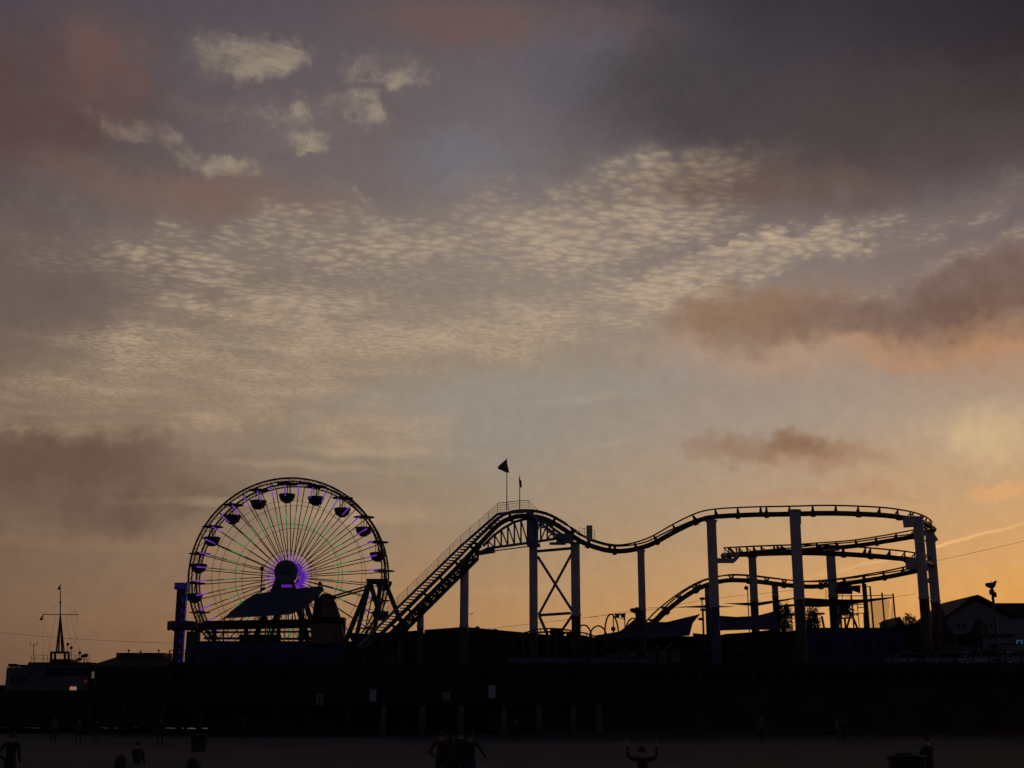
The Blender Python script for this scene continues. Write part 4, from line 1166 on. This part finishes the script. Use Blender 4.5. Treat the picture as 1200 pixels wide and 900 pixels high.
tree('palm_tree', 1147, 706, 760, 26, 136, 'feathery palm before the pale gabled hall', 6, palm=True)
tree('palm_tree', 1112, 722, 760, 14, 137, 'small palm at the left end of the pale gabled hall', 8, palm=True)

# ------------------------------------------------------------------ play structures by the palms
def play():
    Y = 146
    root = thing('climbing_frame', P(1012, 738, Y), 'tall scaffold bungee frame with hanging net right of the palms', 'frame')
    for x, y0, w_ in ((1011.5, 683, .28), (1014.3, 684, .14), (1019.5, 687, .16), (1033.5, 694.5, .15), (1046.5, 695.5, .14), (997.5, 697, .14), (1004.5, 706, .08)):
        a = P(x, y0, Y); MB().beam((a.x + .15, Y, DECK), a, w_).build('post', STEEL, root)
    m = MB()
    for a, b in [((1011, 687.5), (1019.5, 687.5)), ((997, 698.5), (1046.5, 697.3)), ((985, 709), (1012, 708)), ((1000, 719), (1012, 718.5)), ((981, 698), (998, 698.5)), ((1005, 712), (1013, 712))]: m.tube([P(*a, Y), P(*b, Y)], .06, 4)
    m.beam(P(1014, 718, Y), P(1014.8, 740, Y), .38); m.build('crossbar', STEEL, root)
    mm = bpy.data.materials.get('net') or mat('net', (.45, .32, .2), .9)
    b = mm.node_tree.nodes['Principled BSDF']; b.inputs['Alpha'].default_value = .22
    m = MB()
    for q in ([(1019, 704), (1034, 701), (1043, 703), (1041, 735), (1021, 737)], [(1014, 706), (1019, 705), (1020, 737), (1015, 737)], [(1045.6, 700), (1047, 700), (1048, 737), (1042, 737)]):
        m.prism([P(x, y, Y + .3) for x, y in q], (0, .03, 0))
    m.build('net', mm, root)
    root = thing('tower_slide', P(978, 742, 147), 'dark play tower with barrel box, flag and splayed legs under the sail', 'play structure')
    m = MB()
    for a, b in [((997.5, 718), (1005, 737)), ((997.5, 718), (992, 737)), ((990, 725), (991, 737)), ((984, 722), (982.5, 737)), ((949, 722), (945, 737)), ((953, 722), (955, 737)), ((958, 724), (958.5, 737)), ((963, 722), (966, 737)), ((941, 728), (950, 727))]: m.beam(P(*a, 147), P(*b, 147), .2)
    m.build('leg', STEEL, root)
    m = MB(); m.beam(P(982, 724.8, 147), P(998, 724, 147), .4, .16); m.beam(P(982, 719.5, 147), P(998, 719, 147), .1, .1); m.beam(P(947, 720, 147), P(966, 719, 147), .4, .2); m.box(P(988, 714, 147), (1.1, .8, .9)); m.build('platform', STEEL, root)
    m = MB(); m.tube([P(979, 691, 147), P(998, 691, 147)], .52, 10); m.build('barrel', CANV, root)
    m = MB(); m.prism([P(997.5, 686.5, 147), P(1008.5, 685.5, 147), P(1008, 695.5, 147), P(1000, 692.5, 147)], (0, .04, 0)); m.build('banner', mat('banner_brown', (.12, .09, .07)), root)
    m = MB()
    for x in (968, 981.5, 987, 997): m.tube([P(x, 690, 147), P(x, 703, 147)], .04, 4)
    m.tube([P(979, 700, 147), P(982, 700, 147)], .15, 5); m.build('strut', STEEL, root)
play()
def blue_row():
    Y = 145
    root = thing('blue_pavilion', P(1000, 780, Y), 'long low bright blue pavilion under the helix', 'building')
    m = MB(); to_deck(m, 945, 737, 1060, Y, 8); m.build('wall', mat('pavilion_blue', (.014, .03, .085), .7), root)
    m = MB(); to_deck(m, 905, 740, 944.7, Y + .3, 7.4); m.build('side_wall', BLUEW, root)
    m = MB(); bx(m, 943, 735.5, 1061, 736.95, Y - .4, 9); m.build('roof', DARKW, root)
    for x in (956, 968, 1000, 1014, 1028, 1042): bx(MB(), x, 752, x + 7, 764, Y - .12, .15).build('window', GLASSD, root)
    k = thing('roof_cupola', P(1035.5, 736, Y), 'small square cupola with pointed roof on the blue pavilion', 'cupola')
    a, b = P(1032, 735, Y + 2), P(1039, 731, Y + 2)
    MB().box(((a.x + b.x) / 2, Y + 2, (a.z + b.z) / 2), (b.x - a.x, .68, b.z - a.z + .3)).build('base', DARKW, k)
    c = P(1035.5, 731, Y + 2); t = P(1035.5, 727, Y + 2)
    MB().add([(c.x - .5, Y + 1.5, c.z), (c.x + .5, Y + 1.5, c.z), (c.x + .5, Y + 2.5, c.z), (c.x - .5, Y + 2.5, c.z), (c.x, Y + 2, t.z)], [(0,3,2,1),(0,1,4),(1,2,4),(2,3,4),(3,0,4)]).build('roof', DARKR, k)
blue_row()
hall('kiosk', [(1047, 735.5), (1053.5, 725.5), (1061, 736), (1079, 731.5), (1100, 737)], 147, 5, DARKW, DARKR, 'small dark kiosk with steep pointed roof beside the end columns')
def gable():
    Y = 150
    root = thing('gabled_hall', P(1160, 780, Y), 'large pale hall with gabled front and long side roof at the right edge', 'building')
    poly = [(1096, 735), (1104, 727), (1140, 704.5), (1146, 704.5), (1188, 727), (1190, 735)]
    pp = [P(x, y, Y) for x, y in poly]; pp = [Vector((p.x, Y, p.z)) for p in pp]
    MB().prism(pp + [Vector((pp[-1].x, Y, DECK)), Vector((pp[0].x, Y, DECK))], (0, 10, 0)).build('gable_wall', CREAMW, root)
    m = MB(); e = [(1094, 734.5), (1138.5, 702.5), (1143, 701), (1148, 703), (1190, 725.5)]
    ee = [Vector((P(x, y, Y).x, Y - .8, P(x, y, Y).z)) for x, y in e]
    for p0, p1 in zip(ee, ee[1:]): m.prism([p0, p1, p1 + Vector((0, 0, .35)), p0 + Vector((0, 0, .35))], (0, 12, 0))
    m.build('gable_roof', DARKR, root)
    a = P(1148, 707, Y + 5); b = P(1148, 733, Y - 1)
    xr = P(1290, 707, Y).x
    m = MB(); m.prism([Vector((a.x, Y + 5, a.z)), Vector((a.x, Y + 4.6, a.z)), Vector((a.x + 4, Y + .6, P(1190, 724, Y).z)), Vector((a.x + 4, Y + 11, P(1190, 724, Y).z))], (xr - a.x, 0, 0)); m.build('main_roof', MAROON, root)
    x0 = P(1190.2, 730, Y).x; z = P(1190, 724, Y).z
    MB().box(((x0 + xr) / 2, Y + 5.5, (z + DECK) / 2), (xr - x0, 9, z - DECK)).build('main_wall', CREAMW, root)
    for x in (1122, 1129, 1154, 1160): bx(MB(), x, 731, x + 3, 735, Y - .1, .12).build('window', GLASSD, root)
    bx(MB(), 1100, 743, 1190, 744.5, Y - .9, 1).build('ledge', DARKR, root)
    k = thing('snack_kiosk', P(1139, 765, 146), 'small dark red kiosk with low domed roof before the gabled hall', 'kiosk')
    bx(MB(), 1129, 746, 1151, 757, 144, 2).build('wall', MAROON, k)
    c = P(1140, 746.4, 145); MB().lathe(c, [(1.35, 0), (1.2, .25), (.7, .5), (.1, .65)], 14).build('roof', MAROON, k)
gable()
k = thing('snack_stand', P(1195, 760, 146), 'pale low stand wall at the right edge above the parked cars', 'stand')
bx(MB(), 1173, 755, 1200, 766, 146, 3).build('wall', CREAMW, k); bx(MB(), 1172, 753.8, 1201, 755, 145.8, 3.4).build('roof', DARKR, k)
k = thing('neon_sign', P(1195, 756, 143), 'small cyan neon bracket sign at the right edge', 'sign')
m = MB(); m.beam(P(1191.3, 750.8, 143), P(1198, 750.8, 143), .14); m.beam(P(1191.5, 751.6, 143), P(1191.5, 754.5, 143), .14); m.beam(P(1197.6, 751.6, 143), P(1197.6, 755, 143), .14)
m.build('tube', CYAN, k); MB().box(P(1194.6, 753, 143.15), (.9, .08, .6)).build('backing', GLASSD, k)
def horn_post():
    Y = 132; a = P(1162.5, 690, Y)
    root = thing('floodlight_post', (a.x, Y, DECK), 'thick lamp post with a two sided floodlight head at the right', 'lamp post')
    MB().tube([(a.x + .1, Y, DECK), a], [.17, .13], 8).build('pole', STEEL, root)
    m = MB(); m.prism([P(x, y, Y - .2) for x, y in [(1155.5, 683.5), (1157, 687), (1160.5, 688.5), (1163, 690), (1166, 688), (1168.3, 681), (1167.5, 680.2), (1163, 683), (1159, 682.5)]], (0, .4, 0)); m.build('lamp_head', STEEL, root)
    m = MB(); m.box(P(1162.3, 694, Y), (.4, .4, .5)); m.box(P(1165.6, 697, Y), (.3, .3, .5)); m.tube([P(1161, 680.5, Y), P(1162, 684, Y)], .03, 4); m.build('control_box', STEEL, root)
horn_post()
# white notice boards along the pier edge
for x0, x1, y0, y1, lab in [(433.5, 440.8, 808, 822, 'upright white notice board on the pier edge, left of the concrete piles'), (572.5, 580.8, 803, 818, 'white notice board on the pier edge right of centre piles'),
                            (370.5, 373.5, 813, 826.5, 'left half of a faint pair of narrow notice boards'), (375.5, 378.5, 813, 826.5, 'right half of a faint pair of narrow notice boards'), (519, 528, 811, 821, 'dim grey notice board between the two bright ones')]:
    m_ = SIGNW if x0 in (433.5, 572.5) else mat('grey_sign', (.15, .15, .17))
    k = thing('notice_board', P((x0 + x1) / 2, y1, 121.6), lab, 'notice board')
    bx(MB(), x0, y0, x1, y1, 121.55, .06).build('panel', m_, k)
    bx(MB(), x0 - .4, y0 - .5, x1 + .4, y0 - .04, 121.5, .12).build('frame', DARKW, k)

# ------------------------------------------------------------------ cars
CARC = [mat('car_silver', (.14, .14, .155), .3, .1, 3, .6), mat('car_white', (.20, .20, .215), .3, .1, 3), mat('car_black', (.03, .03, .035), .25, .1, 3), mat('car_grey', (.12, .12, .14), .3, .1, 3, .4)]
def car(px, Y, rot, paint_, label, suv=False):
    c = P(px, 780, Y)
    root = thing('parked_car', (c.x, Y, DECK), label, 'car', 'cars parked on the pier deck')
    h = 1.62 if suv else 1.45
    # sections along length: (x, half width, z bottom, z shoulder)
    lo = [(-2.2, .62, .42, .62), (-2.1, .80, .30, .78), (-1.5, .88, .24, .86), (-.6, .90, .22, .92), (.6, .90, .22, .93), (1.6, .88, .24, .92), (2.15, .80, .30, .86), (2.25, .66, .44, .72)]
    m = MB()
    for x, w_, zb, zs in lo: m.v += [Vector(v) for v in [(x, -w_, zb), (x, -w_ * 1.02, (zb + zs) / 2), (x, -w_ * .93, zs), (x, w_ * .93, zs), (x, w_ * 1.02, (zb + zs) / 2), (x, w_, zb)]]
    for i in range(len(lo) - 1):
        for j in range(6): m.face([i * 6 + j, i * 6 + (j + 1) % 6, (i + 1) * 6 + (j + 1) % 6, (i + 1) * 6 + j])
    m.face(list(range(6))[::-1]); m.face([42 + j for j in range(6)])
    rt = [(-.95, .78, h - .06), (-.5, .72, h), (.7, .72, h), (1.35 if not suv else 1.8, .74, h - .1)]
    m.add([(x, s_ * w_ * .86, z) for x, w_, z in rt for s_ in (-1, 1)] + [(x, s_ * w_ * .86, z - .05) for x, w_, z in rt for s_ in (-1, 1)],
          [(0,1,3,2),(2,3,5,4),(4,5,7,6),(8,10,11,9),(10,12,13,11),(12,14,15,13),(0,8,9,1),(6,7,15,14),(0,2,10,8),(2,4,12,10),(4,6,14,12),(1,9,11,3),(3,11,13,5),(5,13,15,7)])
    for s_ in (-1, 1):
        m.beam((-1.55, s_ * .76, .86), (-.95, s_ * .65, h - .09), .06); m.beam((2.0 if suv else 1.95, s_ * .76, .9), (1.3 if not suv else 1.75, s_ * .62, h - .13), .07); m.beam((.15, s_ * .82, .9), (.15, s_ * .63, h - .06), .07)
    q = Matrix.Rotation(rot, 3, 'Z'); o = Vector(root.location)
    def fin(mm, name, mt, par=root):
        mm.v = [q @ v + o for v in mm.v]; return mm.build(name, mt, par)
    fin(m, 'body', paint_)
    m = MB(); xr_ = 1.92; xt = 1.32 if not suv else 1.74
    m.add([(-1.5, -.76, .9), (xr_, -.76, .9), (xt, -.61, h - .08), (-.93, -.61, h - .08), (-1.5, .76, .9), (xr_, .76, .9), (xt, .61, h - .08), (-.93, .61, h - .08)], [(0,1,2,3),(7,6,5,4),(0,3,7,4),(1,5,6,2),(3,2,6,7),(0,4,5,1)])
    fin(m, 'windows', GLASSD)
    for x in (-1.38, 1.4):
        for s_ in (-1, 1):
            w_ = MB(); c_ = [(.33 * math.cos(k * math.pi / 9), .33 * math.sin(k * math.pi / 9)) for k in range(18)]
            w_.prism([Vector((x + a, s_ * .78 - (.0 if s_ < 0 else 0), .33 + b)) for a, b in c_], (0, s_ * .15, 0)); wo_ = fin(w_, 'wheel', TYRE)
            w_ = MB(); w_.prism([Vector((x + a * .6, s_ * .935, .33 + b * .6)) for a, b in c_], (0, s_ * .01, 0)); fin(w_, 'rim', RIM, wo_)
    for s_ in (-1, 1):
        fin(MB().box((-2.17, s_ * .6, .64), (.12, .3, .14)), 'headlight', SIGNW); fin(MB().box((2.21, s_ * .6, .72), (.1, .26, .14)), 'tail_light', REDL if False else mat('tail_red', (.12, .01, .01), .3))
        fin(MB().box((-1.1, s_ * .98, .95), (.12, .2, .13)), 'mirror', paint_)
car(1062, 136, R(8), CARC[0], 'leftmost parked silver car, alone before the end columns')
car(1107, 134, R(10), CARC[3], 'grey car second from the left in the parked row')
car(1120, 139, R(4), CARC[2], 'dark car parked behind the grey and white ones')
car(1145, 133, R(6), CARC[1], 'large white car in the middle of the parked row', True)
car(1194, 132, R(8), CARC[0], 'silver car at the right edge beyond the floodlight post')

# ------------------------------------------------------------------ people
def person(px, Y, label, shirt=0, legs_=1, hair='short', face=1, arms='down', h=1.72, stride=.12, sit=False, twist=0.0, grp=None, female=False):
    g = P(px, 860, Y); gz = sandz(g.x, Y)
    root = thing('person', (g.x, Y, gz), label, 'person', grp)
    k = h / 1.72
    J = {}; Rr_ = {}
    def j(n, x, y, z, r): J[n] = Vector((x, y, z)); Rr_[n] = r
    if sit:
        hz = .14
        j('pelvis', 0, 0, hz, .15); j('waist', 0, .0, hz + .17, .13); j('chest', 0, .05, hz + .36, .15); j('neckb', 0, .07, hz + .50, .085); j('neck', 0, .08, hz + .58, .055); j('head', 0, .10, hz + .68, .085); j('headt', 0, .09, hz + .78, .075)
        for s_, n in ((-1, 'l'), (1, 'r')):
            j('hip' + n, s_ * .10, .04, hz, .10); j('knee' + n, s_ * .16, .42, hz + .34, .062); j('ank' + n, s_ * .14, .72, .07, .042); j('toe' + n, s_ * .15, .92, .05, .035)
            j('sho' + n, s_ * .19, .06, hz + .46, .062); j('elb' + n, s_ * .26, .26, hz + .26, .044); j('wri' + n, s_ * .14, .44, hz + .36, .03)
    else:
        j('pelvis', 0, 0, .92, .135); j('waist', 0, 0, 1.08, .115 if female else .125); j('chest', 0, 0, 1.28, .14 if female else .15); j('neckb', 0, .0, 1.44, .075); j('neck', 0, .01, 1.50, .052); j('head', 0, .02, 1.59, .082); j('headt', 0, .015, 1.665, .075)
        for s_, n in ((-1, 'l'), (1, 'r')):
            st_ = stride * s_
            j('hip' + n, s_ * .09, .0, .86, .095); j('knee' + n, s_ * .10, st_ * .5 + .02, .49, .062); j('ank' + n, s_ * .11, st_, .09, .042); j('toe' + n, s_ * .13, st_ + .17, .045, .034)
            j('sho' + n, s_ * .185, 0, 1.40, .058)
            a_ = arms if isinstance(arms, str) else arms[0 if s_ < 0 else 1]
            if a_ == 'up': j('elb' + n, s_ * .36, .02, 1.46, .042); j('wri' + n, s_ * .37, .03, 1.74, .028)
            elif a_ == 'hip': j('elb' + n, s_ * .36, -.06, 1.14, .042); j('wri' + n, s_ * .17, .08, 1.00, .028)
            elif a_ == 'front': j('elb' + n, s_ * .25, .10, 1.15, .042); j('wri' + n, s_ * .10, .32, 1.24, .028)
            elif a_ == 'out': j('elb' + n, s_ * .34, .05, 1.18, .042); j('wri' + n, s_ * .46, .12, .98, .028)
            else: j('elb' + n, s_ * .235, -.02, 1.13, .042); j('wri' + n, s_ * .25, .05, .89, .028)
    E = [('pelvis','waist'),('waist','chest'),('chest','neckb'),('neckb','neck'),('neck','head'),('head','headt')]
    for n in 'lr': E += [('pelvis','hip'+n),('hip'+n,'knee'+n),('knee'+n,'ank'+n),('ank'+n,'toe'+n),('neckb','sho'+n),('sho'+n,'elb'+n),('elb'+n,'wri'+n)]
    for n in 'lr':
        d = (J['wri'+n] - J['elb'+n]).normalized(); sd_ = d.cross(Vector((0, 1, 0)) if abs(d.y) < .9 else Vector((0, 0, 1))).normalized()
        pm = J['wri'+n] + d * .075; J['palm'+n] = pm; Rr_['palm'+n] = .034; E.append(('wri'+n, 'palm'+n))
        for q, (off, ln_) in enumerate(((-.033, .075), (-.011, .09), (.011, .085), (.033, .065))):
            b = pm + sd_ * off + d * .02; J['f%d%s' % (q, n)] = b; Rr_['f%d%s' % (q, n)] = .010; E.append(('palm'+n, 'f%d%s' % (q, n)))
            m1 = b + d * ln_ * .55 + Vector((0, .008, 0)); J['g%d%s' % (q, n)] = m1; Rr_['g%d%s' % (q, n)] = .009; E.append(('f%d%s' % (q, n), 'g%d%s' % (q, n)))
            m2 = m1 + d * ln_ * .4 + Vector((0, .02, 0)); J['h%d%s' % (q, n)] = m2; Rr_['h%d%s' % (q, n)] = .007; E.append(('g%d%s' % (q, n), 'h%d%s' % (q, n)))
        t1 = J['wri'+n] + d * .04 + Vector((0, .035, 0)); J['t1'+n] = t1; Rr_['t1'+n] = .012; E.append(('wri'+n, 't1'+n))
        t2 = t1 + d * .045 + Vector((0, .02, 0)); J['t2'+n] = t2; Rr_['t2'+n] = .009; E.append(('t1'+n, 't2'+n))
    names = list(J); idx = {n: i for i, n in enumerate(names)}
    me = bpy.data.meshes.new('person_body'); me.from_pydata([J[n] * k for n in names], [(idx[a], idx[b]) for a, b in E], [])
    o = bpy.data.objects.new('person_body', me); COL.objects.link(o)
    md = o.modifiers.new('s', 'SKIN'); md.use_smooth_shade = True
    sv_ = me.skin_vertices[0].data
    for i, n in enumerate(names): r = Rr_[n] * k; sv_[i].radius = (r, r); sv_[i].use_root = (n == 'pelvis')
    for n in ('chest', 'waist', 'pelvis'): r = Rr_[n] * k; sv_[idx[n]].radius = (r * 1.12, r * .82)
    o.modifiers.new('u', 'SUBSURF').levels = 1
    dg = bpy.context.evaluated_depsgraph_get(); dg.update(); nm = bpy.data.meshes.new_from_object(o.evaluated_get(dg)); bpy.data.objects.remove(o)
    skinb = {'head', 'headt', 'neck'}
    for q in (SKIN, CLOTHS[shirt], CLOTHS[legs_], CLOTHS[0]): nm.materials.append(q)
    def segd(p, a, b):
        ab = b - a; t = max(0, min(1, (p - a).dot(ab) / ab.length_squared)); return (p - a - ab * t).length
    for pl_ in nm.polygons:
        c = pl_.center; best = min(E, key=lambda e: segd(c, J[e[0]] * k, J[e[1]] * k) - .5 * Rr_[e[1]] * k)
        b = best[1]
        if b in skinb or b[:2] in ('pa', 'f0','f1','f2','f3','g0','g1','g2','g3','h0','h1','h2','h3','t1','t2'): pl_.material_index = 0
        elif b[:3] in ('hip', 'kne', 'ank'): pl_.material_index = 2
        elif b[:3] == 'toe': pl_.material_index = 3
        else: pl_.material_index = 1
        pl_.use_smooth = True
    # nose, eyes, mouth and ears belong to the same body mesh
    bm = bmesh.new(); bm.from_mesh(nm); hc = (J['head'] * .55 + J['headt'] * .45) * k
    def blobm(off, r, sc=(1, 1, 1), mi=0):
        r_ = bmesh.ops.create_icosphere(bm, subdivisions=1, radius=r * k, matrix=Matrix.Translation(hc + Vector(off) * k) @ Matrix.Diagonal((*sc, 1)))
        for v in r_['verts']:
            for f in v.link_faces: f.material_index = mi
    blobm((0, .088, -.012), .016, (.8, 1.1, 1.3)); blobm((-.03, .078, .012), .011, mi=3); blobm((.03, .078, .012), .011, mi=3); blobm((0, .080, -.045), .014, (1.6, .6, .4))
    blobm((-.084, 0, -.005), .02, (.4, .8, 1.3)); blobm((.084, 0, -.005), .02, (.4, .8, 1.3))
    rot = Matrix.Rotation(twist + (0 if face > 0 else math.pi), 4, 'Z'); bm.transform(rot); bm.to_mesh(nm); bm.free()
    nm.name = 'body'; b = bpy.data.objects.new('body', nm); COL.objects.link(b); b.parent = root
    m = MB(); hr = []
    n_ = 9; mm_ = 14
    for i in range(n_):
        th = math.pi * (.02 + .62 * i / (n_ - 1))
        for q in range(mm_):
            a = 2 * math.pi * q / mm_; fr_ = max(0, math.sin(a)); th2 = th * (1 - .42 * fr_); r_ = (.098 + random.uniform(-.003, .004)) * k
            dz_ = 0
            if hair == 'long' and i > 5: dz_ = -(i - 5) * .07 * k * (1 - fr_); r_ *= 1.02
            if hair == 'hat' and i == n_ - 1: r_ *= 1.35
            m.v.append(hc + Vector((r_ * math.sin(th2) * math.cos(a), r_ * math.sin(th2) * math.sin(a) - .006, r_ * math.cos(th2) + .012 * k + dz_)))
    for i in range(n_ - 1):
        for q in range(mm_): m.face([i * mm_ + q, i * mm_ + (q + 1) % mm_, (i + 1) * mm_ + (q + 1) % mm_, (i + 1) * mm_ + q])
    m.face(list(range(mm_)))
    if hair == 'hat': m.add([], [])
    R3 = rot.to_3x3(); m.v = [R3 @ v + Vector(root.location) for v in m.v]
    ho = m.build('hair' if hair != 'hat' else 'hat', HAIRD if hair != 'hat' else CLOTHS[0], root, smooth=True)
    return root
person(15, 38, 'person in dark clothes standing hand on hip at the far left of the beach', 0, 1, arms=('hip', 'down'), h=1.78)
person(143.5, 21, 'person with long hair near the camera, left of the two close heads', 1, 0, hair='long', h=1.73, female=True)
person(228, 20.5, 'person in a knitted hat near the camera, right of the two close heads', 2, 0, hair='hat', h=1.71)
person(162, 58, 'person sitting on the sand beyond the long haired head', 2, 1, sit=True)
person(517.5, 38, 'leftmost of the huddled group, arm bent out, dark jacket', 2, 1, arms=('hip', 'front'), grp='huddled group on the beach', h=1.68)
person(528, 37, 'second from the left in the huddled group, maroon top and long hair', 2, 0, hair='long', arms='front', grp='huddled group on the beach', female=True, h=1.66)
person(540, 37.6, 'tallest in the middle of the huddled group, black coat', 0, 0, arms='down', grp='huddled group on the beach', h=1.75)
person(551, 37, 'rightmost of the huddled group, blue jeans and elbow out', 0, 3, arms=('front', 'out'), grp='huddled group on the beach', h=1.70)
person(752, 31, 'person holding both arms raised beside the head', 2, 2, arms='up', h=1.58)
person(893, 96, 'distant person in a pale top near the pier boarding', 4, 0, h=1.75, face=-1)
person(982, 98, 'distant bending person in grey left of a pair near the boarding', 4, 3, h=1.6, arms='front')
person(988.5, 97, 'distant dark figure right of a pair near the boarding', 0, 0, h=1.72)
person(1086, 36, 'person in a dark hooded jacket beside the beach bin', 0, 0, arms='front', h=1.70, twist=.6)
person(92, 92, 'distant person in blue near the left piles, walking', 3, 1, h=1.72, stride=.22)
person(113, 93, 'distant person in dark maroon near the left piles', 2, 0, h=1.66)
person(188, 91, 'distant person in navy in the gap between piles', 1, 0, h=1.74, stride=.2)
person(286, 97, 'distant person near the boarding below the ferris wheel', 0, 1, h=1.7)
person(604, 98, 'distant person by the pale concrete piles', 0, 0, h=1.7, stride=.2)
person(63, 94, 'distant person in a pale top beside the leftmost piles', 4, 0, h=1.7)

# beach bins, boat crate and logs
def bin_(px, Y, w_, h_, label, m_=WOOD):
    g = P(px, 870, Y); z = sandz(g.x, Y)
    root = thing('trash_bin', (g.x, Y, z), label, 'bin')
    MB().lathe((g.x, Y, z - .05), [(w_ * .42, 0), (w_ * .46, h_ * .5), (w_ * .5, h_), (w_ * .47, h_), (w_ * .44, h_ * .9)], 16).build('barrel', m_, root)
    MB().lathe((g.x, Y, z + h_ * .96), [(w_ * .52, -.03), (w_ * .54, .02), (w_ * .5, .03)], 16).build('rim', DARKW, root)
    m = MB(); rnd = random.Random(px)
    for i in range(7): m.ball((g.x + rnd.uniform(-.25, .25) * w_, Y + rnd.uniform(-.2, .2) * w_, z + h_ * .95), rnd.uniform(.10, .2) * w_, 5, (1, 1, .7))
    m.build('rubbish', DARKW, root)
bin_(1061, 34, .95, 1.25, 'large tapered barrel bin heaped with rubbish at the lower right')
bin_(233, 78, 1.0, 1.0, 'squat barrel bin on the sand before the piles at the left')
'''k = thing('driftwood_log', P(165, 872, 66), 'dark low heap of gear lying on the sand behind the close heads', 'gear')
g = P(160, 872, 66); MB().tube([(g.x - .3, 66, sandz(g.x, 66) + .12), (g.x + .6, 66, sandz(g.x, 66) + .22), (g.x + 1.2, 66.1, sandz(g.x, 66) + .12)], [.16, .3, .18], 8).build('bag', DARKW, k)'''
